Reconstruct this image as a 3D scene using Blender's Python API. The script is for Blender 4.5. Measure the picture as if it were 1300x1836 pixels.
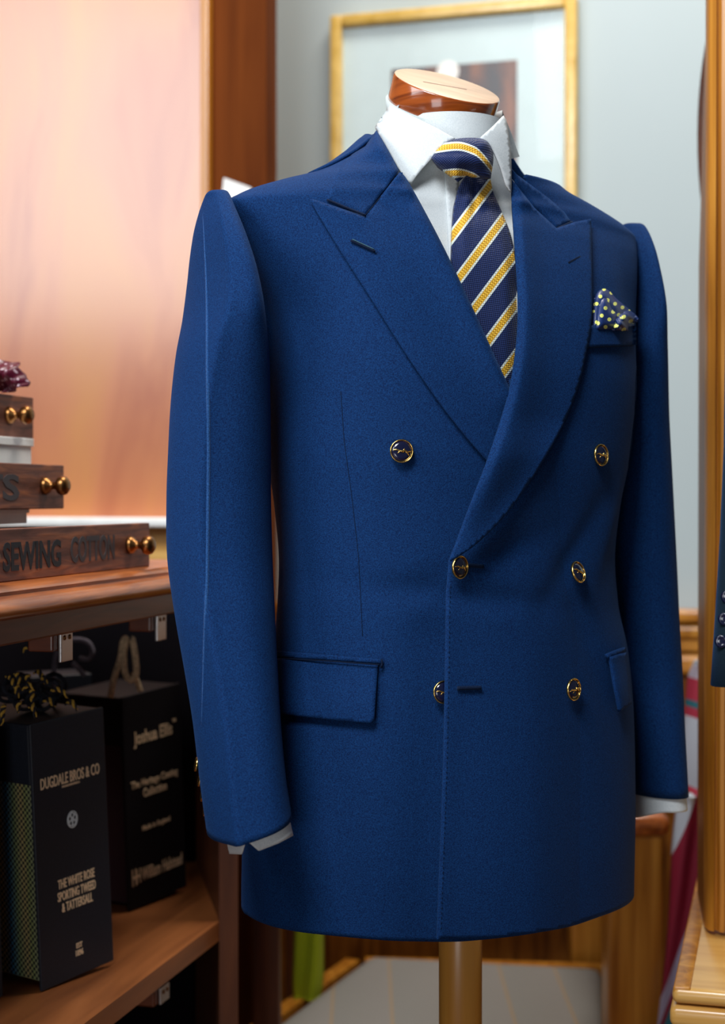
import bpy, bmesh, math, random
import numpy as np
from mathutils import Vector, Matrix
from mathutils.bvhtree import BVHTree
from mathutils.geometry import delaunay_2d_cdt
random.seed(4)
for o in list(bpy.data.objects): bpy.data.objects.remove(o)
SC = bpy.context.scene
COL = SC.collection
# ------------------------------------------------------------------ camera
F = 2700.0; CZ = 1.2; TH = math.atan(28/F)
cam = bpy.data.objects.new('camera', bpy.data.cameras.new('camera')); COL.objects.link(cam)
cam.location = (0, 0, CZ); cam.rotation_euler = (math.pi/2-TH, 0, 0)
cam.data.sensor_fit = 'VERTICAL'; cam.data.sensor_height = 36; cam.data.sensor_width = 36*1300/1836
cam.data.lens = F*36/1836
cam.data.dof.use_dof = True; cam.data.dof.focus_distance = 1.30; cam.data.dof.aperture_fstop = 4.5
cam.data.clip_start = .05
SC.camera = cam
# ------------------------------------------------------------------ world, lights, exposure
SC.view_settings.view_transform = 'Standard'; SC.view_settings.look = 'None'
SC.view_settings.gamma = 1; SC.view_settings.use_curve_mapping = False
SC.view_settings.exposure = 0.35
w = bpy.data.worlds.new('world'); SC.world = w; w.use_nodes = True
w.node_tree.nodes['Background'].inputs[0].default_value = (.80, .88, 1, 1)
w.node_tree.nodes['Background'].inputs[1].default_value = .06
def area(name, loc, target, sx, sy, power, col):
    l = bpy.data.lights.new(name, 'AREA'); l.shape = 'RECTANGLE'; l.size = sx; l.size_y = sy
    l.energy = power; l.color = col
    o = bpy.data.objects.new(name, l); COL.objects.link(o); o.location = loc
    o.rotation_euler = (Vector(target)-Vector(loc)).to_track_quat('-Z', 'Y').to_euler()
    return o
area('window_light', (-2.3, -.1, 2.45), (-.1, 1.9, 1.35), 1.5, 1.3, 38, (.93, .97, 1))
area('front_window_light', (-.5, .0, 2.65), (.05, 1.35, 1.3), .7, .6, 33, (.92, .96, 1))
area('rear_fill_light', (.35, 1.9, 3.3), (.35, 2.4, .6), .9, .5, 30, (1, .93, .84))  # added fill lamp for wall and chair, tilted away from the jacket
area('low_fill_light', (-.6, -.7, .8), (-.05, 1.8, .65), .8, .6, 5, (.95, .97, 1))  # added low fill lamp to lift books, pole and chair
# ------------------------------------------------------------------ materials
def nospec(m, v=.15):
    m.node_tree.nodes['Principled BSDF'].inputs['Specular IOR Level'].default_value = v; return m
def nt(name):
    m = bpy.data.materials.new(name); m.use_nodes = True
    return m, m.node_tree.nodes, m.node_tree.links, m.node_tree.nodes['Principled BSDF']
def mapping(n, l, coord='Object', scale=(1,1,1)):
    tc = n.new('ShaderNodeTexCoord'); mp = n.new('ShaderNodeMapping'); mp.inputs['Scale'].default_value = scale
    l.new(tc.outputs[coord], mp.inputs['Vector']); return mp.outputs[0]
def ramp(n, l, src, stops):
    r = n.new('ShaderNodeValToRGB'); e = r.color_ramp.elements
    e[0].position = stops[0][0]; e[0].color = (*stops[0][1], 1)
    e[1].position = stops[-1][0]; e[1].color = (*stops[-1][1], 1)
    for p, c in stops[1:-1]:
        k = e.new(p); k.color = (*c, 1)
    l.new(src, r.inputs[0]); return r.outputs[0]
def bump(n, l, b, src, strength, dist):
    k = n.new('ShaderNodeBump'); k.inputs['Strength'].default_value = strength; k.inputs['Distance'].default_value = dist
    l.new(src, k.inputs['Height']); l.new(k.outputs[0], b.inputs['Normal'])
def plain(name, c, rough=.5, metal=0, coat=0, nz=.06, sc=30):
    m, n, l, b = nt(name)
    no = n.new('ShaderNodeTexNoise'); no.inputs['Scale'].default_value = sc; no.inputs['Detail'].default_value = 4
    l.new(mapping(n, l), no.inputs['Vector'])
    l.new(ramp(n, l, no.outputs[0], [(.3, tuple(x*(1-nz) for x in c)), (.7, tuple(min(1, x*(1+nz)) for x in c))]), b.inputs['Base Color'])
    b.inputs['Roughness'].default_value = rough; b.inputs['Metallic'].default_value = metal
    b.inputs['Coat Weight'].default_value = coat; b.inputs['Coat Roughness'].default_value = .15
    return m
def wood(name, ca, cb, cc=None, scale=(40, 40, 3), rough=.4, coat=.3, bmp=.15, detail=6, croug=.2):
    m, n, l, b = nt(name)
    mp = mapping(n, l, scale=scale)
    no = n.new('ShaderNodeTexNoise'); no.inputs['Scale'].default_value = 1; no.inputs['Detail'].default_value = detail
    no.inputs['Distortion'].default_value = .6; l.new(mp, no.inputs['Vector'])
    st = [(.28, ca), (.72, cb)] if cc is None else [(.25, ca), (.5, cc), (.75, cb)]
    l.new(ramp(n, l, no.outputs[0], st), b.inputs['Base Color'])
    b.inputs['Roughness'].default_value = rough; b.inputs['Coat Weight'].default_value = coat
    b.inputs['Coat Roughness'].default_value = croug
    bump(n, l, b, no.outputs[0], bmp, .002)
    return m
def cloth(name, ca, cb, sheen=.25, sc=1400, bmp=.5, big=.12, rough=.85, tint=(.15, .4, 1)):
    m, n, l, b = nt(name)
    mp = mapping(n, l, scale=(1, 1, 1))
    no = n.new('ShaderNodeTexNoise'); no.inputs['Scale'].default_value = sc; no.inputs['Detail'].default_value = 2
    l.new(mp, no.inputs['Vector'])
    l.new(ramp(n, l, no.outputs[0], [(.32, ca), (.68, cb)]), b.inputs['Base Color'])
    b.inputs['Roughness'].default_value = rough
    b.inputs['Specular IOR Level'].default_value = .14
    b.inputs['Sheen Weight'].default_value = sheen; b.inputs['Sheen Roughness'].default_value = .45
    b.inputs['Sheen Tint'].default_value = (*tint, 1)
    bump(n, l, b, no.outputs[0], bmp, .0006)
    return m
M = {}
M['navy'] = cloth('navy_wool', (.0009, .0125, .062), (.0042, .040, .150), sheen=.08, sc=1000)
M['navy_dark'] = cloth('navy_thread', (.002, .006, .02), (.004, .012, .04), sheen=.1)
M['shirt'] = cloth('white_cotton', (.60, .65, .67), (.70, .74, .75), sheen=.05, sc=900, bmp=.2, tint=(1, 1, 1))
M['neckcloth'] = cloth('cream_cover', (.48, .54, .54), (.56, .62, .61), sheen=.05, sc=900, bmp=.2, tint=(1, 1, 1))
M['gold'] = plain('gold_metal', (.95, .62, .18), .22, 1)
M['enamel'] = plain('navy_enamel', (.004, .006, .03), .12, 0, 1)
M['capwood'] = wood('cap_wood', (.46, .27, .15), (.62, .40, .24), scale=(8, 60, 60), rough=.45, coat=.1)
M['capside'] = wood('cap_side_varnish', (.16, .028, .004), (.42, .09, .012), scale=(12, 12, 160), rough=.2, coat=1, croug=.08)
M['pole'] = wood('pole_wood', (.62, .25, .035), (.80, .38, .07), scale=(60, 60, 4), rough=.35, coat=.4)
M['mahog'] = wood('mahogany', (.085, .018, .006), (.26, .065, .018), scale=(6, 6, 60), rough=.45, coat=.3)
M['mahog_edge'] = wood('counter_edge', (.16, .026, .004), (.62, .17, .025), scale=(60, 9, 90), rough=.35, coat=.7, croug=.16, bmp=.5)
M['case'] = wood('case_wood', (.05, .012, .004), (.16, .045, .012), scale=(30, 30, 3), rough=.5, coat=.2)
M['shelfw'] = wood('shelf_wood', (.20, .058, .014), (.40, .13, .035), scale=(40, 4, 40), rough=.45, coat=.3)
M['dark'] = nospec(plain('black_board', (.004, .003, .004), .9), .05)
M['drawer'] = nospec(wood('old_drawer', (.055, .022, .016), (.42, .14, .055), (.18, .066, .042), scale=(40, 14, 110), rough=.55, coat=.08, bmp=.35), .25)
M['brass'] = plain('aged_brass', (.28, .125, .04), .32, 1)
M['ink'] = plain('black_ink', (.012, .013, .018), .6)
M['inkfaint'] = plain('faded_ink', (.055, .045, .05), .6)
M['steel'] = plain('steel', (.55, .52, .5), .38, 1)
M['bookblk'] = plain('black_buckram', (.010, .014, .024), .55, nz=.3, sc=500)
M['bookblk2'] = plain('brown_black_buckram', (.014, .012, .014), .6, nz=.3, sc=500)
M['foil'] = plain('gilt_foil', (.90, .66, .42), .5, 0)
M['foilw'] = plain('pale_foil', (.75, .82, .85), .5)
M['rope'] = plain('beige_rope', (.55, .40, .24), .9, nz=.4, sc=300)
nospec(M['bookblk2'], .1); M['greyrope'] = plain('grey_rope', (.10, .085, .11), .9, nz=.4, sc=300)
M['white'] = plain('white_card', (.93, .93, .90), .6)
M['wall'] = plain('pale_blue_wall', (.44, .52, .54), .6, nz=.02, sc=3)
M['goldframe'] = wood('gilt_frame', (.55, .33, .05), (.80, .55, .16), scale=(30, 30, 30), rough=.35, coat=.3)
M['mat'] = plain('picture_mount', (.58, .72, .74), .5, nz=.02)
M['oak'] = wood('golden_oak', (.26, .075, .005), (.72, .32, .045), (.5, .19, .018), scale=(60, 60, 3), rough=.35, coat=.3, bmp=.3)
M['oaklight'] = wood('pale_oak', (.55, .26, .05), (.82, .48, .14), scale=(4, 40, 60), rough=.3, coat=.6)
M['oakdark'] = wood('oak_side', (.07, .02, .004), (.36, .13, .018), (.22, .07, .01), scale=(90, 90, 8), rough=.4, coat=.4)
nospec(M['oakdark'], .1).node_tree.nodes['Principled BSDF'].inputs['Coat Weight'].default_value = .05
M['black'] = cloth('charcoal_wool', (.005, .012, .018), (.012, .026, .036), sheen=.15)
M['floor'] = wood('floor_boards', (.05, .018, .008), (.12, .045, .018), scale=(3, 60, 60), rough=.5)
M['lime'] = cloth('lime_cloth', (.30, .36, .01), (.36, .42, .015), sheen=.1, tint=(1, 1, .5))
def panelmat():
    m, n, l, b = nt('glossy_orange_veneer')
    no = n.new('ShaderNodeTexNoise'); no.inputs['Scale'].default_value = 1; no.inputs['Detail'].default_value = 3
    no.inputs['Distortion'].default_value = .8
    l.new(mapping(n, l, scale=(7, 7, 2.2)), no.inputs['Vector'])
    l.new(ramp(n, l, no.outputs[0], [(.3, (.44, .11, .035)), (.5, (.58, .19, .06)), (.72, (.62, .24, .05))]), b.inputs['Base Color'])
    b.inputs['Roughness'].default_value = .5; b.inputs['Coat Weight'].default_value = 1; b.inputs['Coat Roughness'].default_value = .2
    b.inputs['Coat IOR'].default_value = 1.65
    return m
M['panel'] = panelmat()
def math_(n, l, op, a, b=None):
    k = n.new('ShaderNodeMath'); k.operation = op
    for i, v in enumerate((a, b)):
        if v is None: continue
        if isinstance(v, (int, float)): k.inputs[i].default_value = v
        else: l.new(v, k.inputs[i])
    return k.outputs[0]
def tiemat():
    m, n, l, b = nt('striped_silk')
    uv = n.new('ShaderNodeUVMap'); sp = n.new('ShaderNodeSeparateXYZ'); l.new(uv.outputs[0], sp.inputs[0])
    fr = math_(n, l, 'FRACT', sp.outputs[1])
    d = math_(n, l, 'ABSOLUTE', math_(n, l, 'SUBTRACT', fr, .5))     # 0 at the stripe centre
    # weave
    w1 = math_(n, l, 'SINE', math_(n, l, 'MULTIPLY', sp.outputs[0], 2*math.pi*11))
    w2 = math_(n, l, 'SINE', math_(n, l, 'MULTIPLY', sp.outputs[1], 2*math.pi*11))
    wv = math_(n, l, 'MULTIPLY', w1, w2)
    wv01 = math_(n, l, 'ADD', math_(n, l, 'MULTIPLY', wv, .5), .5)
    navy = ramp(n, l, wv01, [(.15, (.003, .007, .04)), (.85, (.014, .036, .15))])
    yel = ramp(n, l, math_(n, l, 'ADD', math_(n, l, 'MULTIPLY', w1, .5), .5), [(.2, (.62, .30, .012)), (.8, (.90, .56, .06))])
    mx = n.new('ShaderNodeMix'); mx.data_type = 'RGBA'
    l.new(math_(n, l, 'LESS_THAN', d, .17), mx.inputs[0]); l.new(navy, mx.inputs[6]); mx.inputs[7].default_value = (.72, .78, .70, 1)
    mx2 = n.new('ShaderNodeMix'); mx2.data_type = 'RGBA'
    l.new(math_(n, l, 'LESS_THAN', d, .105), mx2.inputs[0]); l.new(mx.outputs[2], mx2.inputs[6]); l.new(yel, mx2.inputs[7])
    l.new(mx2.outputs[2], b.inputs['Base Color'])
    b.inputs['Roughness'].default_value = .5; b.inputs['Sheen Weight'].default_value = .1
    bump(n, l, b, wv, .5, .0006)
    return m
M['tie'] = nospec(tiemat(), .2)
def dotmat(name, base, dot, sc=1.0, r=.23):
    m, n, l, b = nt(name)
    uv = n.new('ShaderNodeUVMap'); sp = n.new('ShaderNodeSeparateXYZ'); l.new(uv.outputs[0], sp.inputs[0])
    a = math_(n, l, 'ADD', math_(n, l, 'MULTIPLY', sp.outputs[0], sc), math_(n, l, 'MULTIPLY', sp.outputs[1], sc*.5))
    c = math_(n, l, 'SUBTRACT', math_(n, l, 'MULTIPLY', sp.outputs[1], sc), math_(n, l, 'MULTIPLY', sp.outputs[0], sc*.5))
    fa = math_(n, l, 'SUBTRACT', math_(n, l, 'FRACT', a), .5); fc = math_(n, l, 'SUBTRACT', math_(n, l, 'FRACT', c), .5)
    d = math_(n, l, 'SQRT', math_(n, l, 'ADD', math_(n, l, 'MULTIPLY', fa, fa), math_(n, l, 'MULTIPLY', fc, fc)))
    mx = n.new('ShaderNodeMix'); mx.data_type = 'RGBA'
    l.new(math_(n, l, 'LESS_THAN', d, r), mx.inputs[0]); mx.inputs[6].default_value = (*base, 1); mx.inputs[7].default_value = (*dot, 1)
    l.new(mx.outputs[2], b.inputs['Base Color']); b.inputs['Roughness'].default_value = .4
    return m
M['dots'] = dotmat('navy_spotted_silk', (.008, .028, .13), (.78, .80, .18))
M['maroon'] = dotmat('maroon_spotted_silk', (.09, .004, .02), (.55, .4, .45), 1.0, .16)
def stripemat(name, cols, axis, sc, phase=0, diag=0):
    m, n, l, b = nt(name)
    tc = n.new('ShaderNodeTexCoord'); sp = n.new('ShaderNodeSeparateXYZ'); l.new(tc.outputs['Object'], sp.inputs[0])
    v = math_(n, l, 'MULTIPLY', sp.outputs[axis], sc)
    if diag: v = math_(n, l, 'ADD', v, math_(n, l, 'MULTIPLY', sp.outputs[0], diag))
    v = math_(n, l, 'FRACT', math_(n, l, 'ADD', v, phase))
    r = n.new('ShaderNodeValToRGB'); r.color_ramp.interpolation = 'CONSTANT'; e = r.color_ramp.elements
    e[0].position = 0; e[0].color = (*cols[0][1], 1); e[1].position = cols[1][0]; e[1].color = (*cols[1][1], 1)
    for p, c in cols[2:]:
        k = e.new(p); k.color = (*c, 1)
    l.new(v, r.inputs[0]); l.new(r.outputs[0], b.inputs['Base Color']); b.inputs['Roughness'].default_value = .7
    return m
WH = (.62, .68, .78); RD = (.50, .03, .07); TL = (.02, .17, .22); CR = (.30, .006, .035)
M['stripeA'] = stripemat('striped_scarf_cloth', [(0, WH), (.42, RD), (.48, TL), (.52, RD), (.66, (.55, .5, .6)), (.74, WH), (.78, RD)], 2, 1/.235, .0, 1.2)
M['stripeB'] = stripemat('crimson_scarf_cloth', [(0, WH), (.2, CR), (.53, (.50, .46, .66)), (.605, CR), (.64, TL)], 2, -2.25, 1.083, 6.3)
def tweed():
    m, n, l, b = nt('tweed_swatches')
    mp = mapping(n, l)
    ch = n.new('ShaderNodeTexChecker'); ch.inputs['Scale'].default_value = 330; l.new(mp, ch.inputs['Vector'])
    sp = n.new('ShaderNodeSeparateXYZ'); l.new(mp, sp.inputs[0])
    v = math_(n, l, 'FRACT', math_(n, l, 'MULTIPLY', sp.outputs[1], 1/.075))
    r1 = ramp(n, l, v, [(0, (.85, .70, .2)), (.08, (.30, .33, .2)), (.2, (.25, .30, .10)), (.3, (.4, .30, .12)), (.45, (.2, .28, .12)), (.6, (.04, .22, .45)), (.72, (.4, .27, .10)), (1, (.3, .25, .14))])
    no = n.new('ShaderNodeTexNoise'); no.inputs['Scale'].default_value = 700; l.new(mp, no.inputs['Vector'])
    mx = n.new('ShaderNodeMix'); mx.data_type = 'RGBA'; l.new(ch.outputs[1], mx.inputs[0]); l.new(r1, mx.inputs[6])
    mx.inputs[7].default_value = (.012, .016, .012, 1)
    l.new(mx.outputs[2], b.inputs['Base Color']); b.inputs['Roughness'].default_value = .95
    bump(n, l, b, no.outputs[0], .6, .001)
    return m
M['tweed'] = tweed()
def seatmat():
    m, n, l, b = nt('grey_striped_upholstery')
    mp = mapping(n, l); sp = n.new('ShaderNodeSeparateXYZ'); l.new(mp, sp.inputs[0])
    v = math_(n, l, 'FRACT', math_(n, l, 'MULTIPLY', sp.outputs[0], 1/.085))
    no = n.new('ShaderNodeTexNoise'); no.inputs['Scale'].default_value = 500; l.new(mp, no.inputs['Vector'])
    r1 = ramp(n, l, v, [(0, (.25, .24, .22)), (.92, (.27, .25, .23)), (.955, (.36, .25, .15)), (.965, (.36, .25, .15)), (1, (.25, .24, .22))])
    l.new(r1, b.inputs['Base Color']); b.inputs['Roughness'].default_value = .9
    bump(n, l, b, no.outputs[0], .5, .001)
    return m
M['seat'] = seatmat()
def printmat():
    m, n, l, b = nt('dark_brown_print')
    no = n.new('ShaderNodeTexNoise'); no.inputs['Scale'].default_value = 1; no.inputs['Detail'].default_value = 4
    l.new(mapping(n, l, scale=(26, 26, 9)), no.inputs['Vector'])
    l.new(ramp(n, l, no.outputs[0], [(.38, (.010, .008, .018)), (.55, (.10, .025, .012)), (.72, (.24, .07, .02))]), b.inputs['Base Color'])
    b.inputs['Roughness'].default_value = .4
    return m
M['print'] = printmat()
def glassmat():
    m, n, l, b = nt('picture_glass')
    b.inputs['Base Color'].default_value = (1, 1, 1, 1); b.inputs['Roughness'].default_value = .02
    b.inputs['Alpha'].default_value = .04
    return m
M['glass'] = glassmat()
# ------------------------------------------------------------------ object helpers
def thing(name, label, cat, loc=(0,0,0), rz=0, group=None):
    o = bpy.data.objects.new(name, None); COL.objects.link(o); o.empty_display_size = .05
    o.location = loc; o.rotation_euler = (0, 0, rz); o['label'] = label; o['category'] = cat
    if group: o['group'] = group
    return o
def mobj(name, verts, faces, mat, parent=None, smooth=False, world=False, uvs=None, label=None):
    """verts local to the parent; world=True: verts are in world space and the parent is unrotated"""
    if world and parent is not None:
        p = parent; off = Vector((0,0,0))
        while p is not None: off += p.location; p = p.parent
        verts = [Vector(v)-off for v in verts]
    me = bpy.data.meshes.new(name); me.from_pydata([tuple(v) for v in verts], [], faces); me.update()
    if uvs is not None:
        ul = me.uv_layers.new(name='UVMap')
        for lp in me.loops: ul.data[lp.index].uv = uvs[lp.vertex_index]
    me.materials.append(mat)
    if smooth:
        for p in me.polygons: p.use_smooth = True
    o = bpy.data.objects.new(name, me); COL.objects.link(o)
    if parent: o.parent = parent
    if label: o['label'] = label
    return o
def tagm(o, label, cat, group=None):
    o['label'] = label; o['category'] = cat
    if group: o['group'] = group
    return o
def struct(o): o['kind'] = 'structure'; return o
class MB:
    def __init__(s): s.v = []; s.f = []
    def add(s, v, f):
        n = len(s.v); s.v += [tuple(x) for x in v]; s.f += [tuple(i+n for i in q) for q in f]; return s
    def box(s, x0, x1, y0, y1, z0, z1, b=0.0):
        bm = bmesh.new(); bmesh.ops.create_cube(bm, size=1)
        for v in bm.verts: v.co = Vector((x0+(v.co.x+.5)*(x1-x0), y0+(v.co.y+.5)*(y1-y0), z0+(v.co.z+.5)*(z1-z0)))
        if b > 0: bmesh.ops.bevel(bm, geom=bm.edges[:], offset=b, segments=3, affect='EDGES', profile=.5)
        bm.verts.index_update()
        s.add([v.co.copy() for v in bm.verts], [[v.index for v in f.verts] for f in bm.faces]); bm.free(); return s
    def tube(s, pts, r, n=12, caps=True):
        pts = [Vector(p) for p in pts]; rr = r if isinstance(r, (list, tuple)) else [r]*len(pts)
        V = []; Fc = []; prev = None
        for i, p in enumerate(pts):
            t = (pts[min(i+1, len(pts)-1)]-pts[max(i-1, 0)]).normalized()
            a = Vector((0,0,1)) if abs(t.z) < .9 else Vector((1,0,0))
            if prev is not None: a = prev
            x = (a - t*a.dot(t)).normalized(); prev = x; y = t.cross(x)
            for k in range(n):
                q = 2*math.pi*k/n; V.append(p + (x*math.cos(q)+y*math.sin(q))*rr[i])
        for i in range(len(pts)-1):
            for k in range(n):
                Fc.append((i*n+k, i*n+(k+1)%n, (i+1)*n+(k+1)%n, (i+1)*n+k))
        if caps: Fc.append(tuple(range(n))[::-1]); Fc.append(tuple((len(pts)-1)*n+k for k in range(n)))
        return s.add(V, Fc)
    def lathe(s, prof, mtx=Matrix.Identity(4), n=32, sx=1, sy=1):
        V = []; Fc = []
        for r, z in prof:
            for k in range(n):
                q = 2*math.pi*k/n; V.append(mtx @ Vector((r*math.cos(q)*sx, r*math.sin(q)*sy, z)))
        m = len(prof)
        for i in range(m-1):
            for k in range(n): Fc.append((i*n+k, i*n+(k+1)%n, (i+1)*n+(k+1)%n, (i+1)*n+k))
        Fc.append(tuple(range(n))[::-1]); Fc.append(tuple((m-1)*n+k for k in range(n)))
        return s.add(V, Fc)
    def prism(s, poly, z0, z1):
        n = len(poly)
        V = [(x, y, z0) for x, y in poly]+[(x, y, z1) for x, y in poly]
        Fc = [tuple(range(n))[::-1], tuple(range(n, 2*n))]+[(i, (i+1)%n, n+(i+1)%n, n+i) for i in range(n)]
        return s.add(V, Fc)
    def build(s, name, mat, parent=None, smooth=False, world=False, label=None):
        return mobj(name, s.v, s.f, mat, parent, smooth, world, label=label)
def crease(o, ang=35):
    me = o.data
    for p in me.polygons: p.use_smooth = True
    me.set_sharp_from_angle(angle=math.radians(ang)); return o
def text(s, wdt, hgt, mtx, mat, parent, name='lettering', label=None, bold=.012):
    """mesh lettering, centred, fitted into wdt x hgt (hgt None keeps the proportion); mtx maps text XY to the parent"""
    cu = bpy.data.curves.new('t', 'FONT'); cu.body = s; cu.extrude = .004; cu.align_x = 'CENTER'; cu.resolution_u = 3; cu.offset = bold
    to = bpy.data.objects.new('t', cu); me = bpy.data.meshes.new_from_object(to)
    bpy.data.objects.remove(to)
    P = np.array([v.co[:] for v in me.vertices]); F_ = [tuple(p.vertices) for p in me.polygons]
    lo, hi = P.min(0), P.max(0); P = P-(lo+hi)/2
    sx = wdt/(hi[0]-lo[0]); sy = sx if hgt is None else hgt/(hi[1]-lo[1])
    P = P*np.array([sx, sy, .0006/.008])
    bpy.data.meshes.remove(me)
    return mobj(name, [mtx @ Vector(p) for p in P], F_, mat, parent, label=label)
# ------------------------------------------------------------------ picture <-> place
def ray(px, py):
    d = Vector(((px-650)/F, 1, 0)) ; u = (918-py)/F
    return Vector((d.x, math.cos(TH)+u*math.sin(TH), -math.sin(TH)+u*math.cos(TH)))
CAM = Vector((0, 0, CZ))
def at(px, py, Y):
    r = ray(px, py); return CAM + r*(Y/r.y)
def pix(p):
    q = Vector(p)-CAM; zf = q.y*math.cos(TH)-q.z*math.sin(TH); yu = q.y*math.sin(TH)+q.z*math.cos(TH)
    return 650+F*q.x/zf, 918-F*yu/zf
PSI = math.radians(28); CP, SP = math.cos(PSI), math.sin(PSI); JO = Vector((.071, 1.42, 0))
def L2W(u, v, z): return Vector((JO.x+u*CP-v*SP, JO.y+u*SP+v*CP, z))
def W2L(p): dx, dy = p[0]-JO.x, p[1]-JO.y; return dx*CP+dy*SP, -dx*SP+dy*CP, p[2]
def herm(xs, ys, x):
    xs = np.array(xs, float); ys = np.array(ys, float); h = np.diff(xs); d = np.diff(ys)/h
    m = np.zeros(len(xs)); m[0] = d[0]; m[-1] = d[-1]
    for i in range(1, len(xs)-1):
        if d[i-1]*d[i] > 0:
            w1 = 2*h[i]+h[i-1]; w2 = h[i]+2*h[i-1]; m[i] = (w1+w2)/(w1/d[i-1]+w2/d[i])
    x = np.clip(x, xs[0], xs[-1]); i = np.clip(np.searchsorted(xs, x)-1, 0, len(xs)-2)
    t = (x-xs[i])/h[i]
    return (2*t**3-3*t**2+1)*ys[i]+(t**3-2*t**2+t)*h[i]*m[i]+(-2*t**3+3*t**2)*ys[i+1]+(t**3-t**2)*h[i]*m[i+1]
def smooth01(t): t = min(1, max(0, t)); return t*t*(3-2*t)
def cat(pts, seg=8, closed=False):
    P = [Vector(p) for p in pts]; out = []
    n = len(P)
    for i in range(n if closed else n-1):
        a = P[(i-1) % n] if closed or i > 0 else P[0]*2-P[1]
        b = P[i]; c = P[(i+1) % n]
        d = P[(i+2) % n] if closed or i+2 < n else P[-1]*2-P[-2]
        for k in range(seg):
            t = k/seg
            out.append(.5*((2*b)+(c-a)*t+(2*a-5*b+4*c-d)*t*t+(3*b-a-3*c+d)*t**3))
    if not closed: out.append(P[-1])
    return out
# -------- body shape of the jacket: closed rings stacked over z
# z, left px, right px (or half width), front depth, back depth, forward shift, exponent
RT = [(.780, 432, 1135, .122, .118, -.010, 2.15), (.815, 432, 1136, .124, .120, -.010, 2.15), (.88, 434, 1139, .126, .124, -.010, 2.15),
      (.94, 445, 1140, .124, .126, -.011, 2.15), (1.0, 462, 1137, .120, .124, -.013, 2.15), (1.05, 483, 1128, .115, .115, -.016, 2.15),
      (1.10, 497, 1109, .111, .106, -.018, 2.15), (1.14, 500, 1103, .111, .103, -.018, 2.15), (1.19, 492, 1112, .115, .106, -.016, 2.2),
      (1.24, 478, 1130, .121, .112, -.013, 2.25), (1.30, 470, 1141, .123, .118, -.011, 2.3), (1.35, 462, 1143, .117, .118, -.010, 2.3),
      (1.40, 436, 1143, .104, .112, -.008, 2.3), (1.435, 412, 1142, .091, .098, -.006, 2.2), (1.455, 396, 1139, .082, .087, -.005, 2.1)]
RT2 = [(1.464, .206, .079, .082, -.006, 2.1), (1.470, .194, .076, .078, -.006, 2.1), (1.480, .166, .073, .073, -.008, 2.05), (1.490, .134, .071, .070, -.010, 2), (1.502, .110, .070, .068, -.013, 2),
       (1.515, .090, .069, .066, -.016, 2), (1.530, .076, .067, .064, -.019, 2), (1.548, .067, .063, .062, -.020, 2), (1.60, .060, .058, .058, -.020, 2)]
NR = 192
def ringpts(z, a, ush, bf, bb, v0, ex):
    q = np.linspace(0, 2*np.pi, NR, endpoint=False); c, s = np.cos(q), np.sin(q); e = 2/ex
    u = ush+a*np.sign(c)*np.abs(c)**e; v = np.where(s < 0, -bf, bb)*np.abs(s)**e + v0
    return u, v
def fit(z, Lp, Rp, bf, bb, v0, ex):
    a, ush = .19, 0.
    for _ in range(25):
        u, v = ringpts(z, a, ush, bf, bb, v0, ex)
        X = JO.x+u*CP-v*SP; Y = JO.y+u*SP+v*CP; px = 650+F*X/Y
        ew = (Rp-Lp)-(px.max()-px.min()); ec = (Rp+Lp)/2-(px.max()+px.min())/2
        a += ew/2*1.42/F*.9; ush += ec*1.42/F*.9
    return a, ush
TAB = []
for z, Lp, Rp, bf, bb, v0, ex in RT:
    a, ush = fit(z, Lp, Rp, bf, bb, v0, ex); TAB.append((z, a, ush, bf, bb, v0, ex))
ul = TAB[-1][2]
for k, (z, a, bf, bb, v0, ex) in enumerate(RT2): TAB.append((z, a, ul*max(0, 1-(k+1)/3), bf, bb, v0, ex))
TA = np.array(TAB)
def params(z): return [float(herm(TA[:, 0], TA[:, i], z)) for i in range(1, 7)]
def gauss(x, s): return math.exp(-(x/s)**2)
def fold(u, v, z):
    """soft hollows and swells of the cloth, along the outward direction"""
    d = 0
    if v < 0:
        d += -.006*gauss(u+.165, .025)*gauss(z-1.37, .05)          # hollow beside the near armhole
        d += -.005*gauss(u-.165, .025)*gauss(z-1.38, .05)
        d += .003*gauss(u+.11, .035)*gauss(z-1.38, .06)
        for (uu, zz, ang, amp, wd, ln) in ((-.03, 1.145, .35, -.004, .014, .07), (-.05, 1.115, -.12, -.004, .012, .09), (.07, 1.15, .9, -.0035, .012, .06),
                                           (-.02, 1.17, .8, .004, .012, .06), (.09, 1.06, -1.2, -.003, .014, .07), (.12, 1.17, 1.1, .0035, .014, .05)):
            du, dz = u-uu, z-zz; al = du*math.cos(ang)+dz*math.sin(ang); ac = -du*math.sin(ang)+dz*math.cos(ang)
            d += amp*gauss(al, ln)*gauss(ac, wd)
        d += .0016*math.sin(u*40+z*9)*smooth01((1.02-z)/.12)
    return d
def loft_grid(zs, inset=0.0, f=True, tab=None):
    rows = []
    for z in zs:
        a, ush, bf, bb, v0, ex = params(z) if tab is None else tab(z)
        u, v = ringpts(z, a-inset, ush, bf-inset, bb-inset, v0, ex)
        row = []
        for i in range(NR):
            uu, vv = float(u[i]), float(v[i])
            if f:
                r = math.hypot(uu, vv-v0); d = fold(uu, vv, z); uu += d*uu/r; vv += d*(vv-v0)/r
            row.append(L2W(uu, vv, z))
        rows.append(row)
    return rows
def grid_faces(nr, nc, wrap=True):
    return [(i*nc+j, i*nc+(j+1) % nc, (i+1)*nc+(j+1) % nc, (i+1)*nc+j) for i in range(nr-1) for j in range(nc if wrap else nc-1)]
def zlevels(a, b):
    z = a; out = []
    while z < b: out.append(z); z += .002 if z > 1.445 else .0045
    return out+[b]
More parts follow.
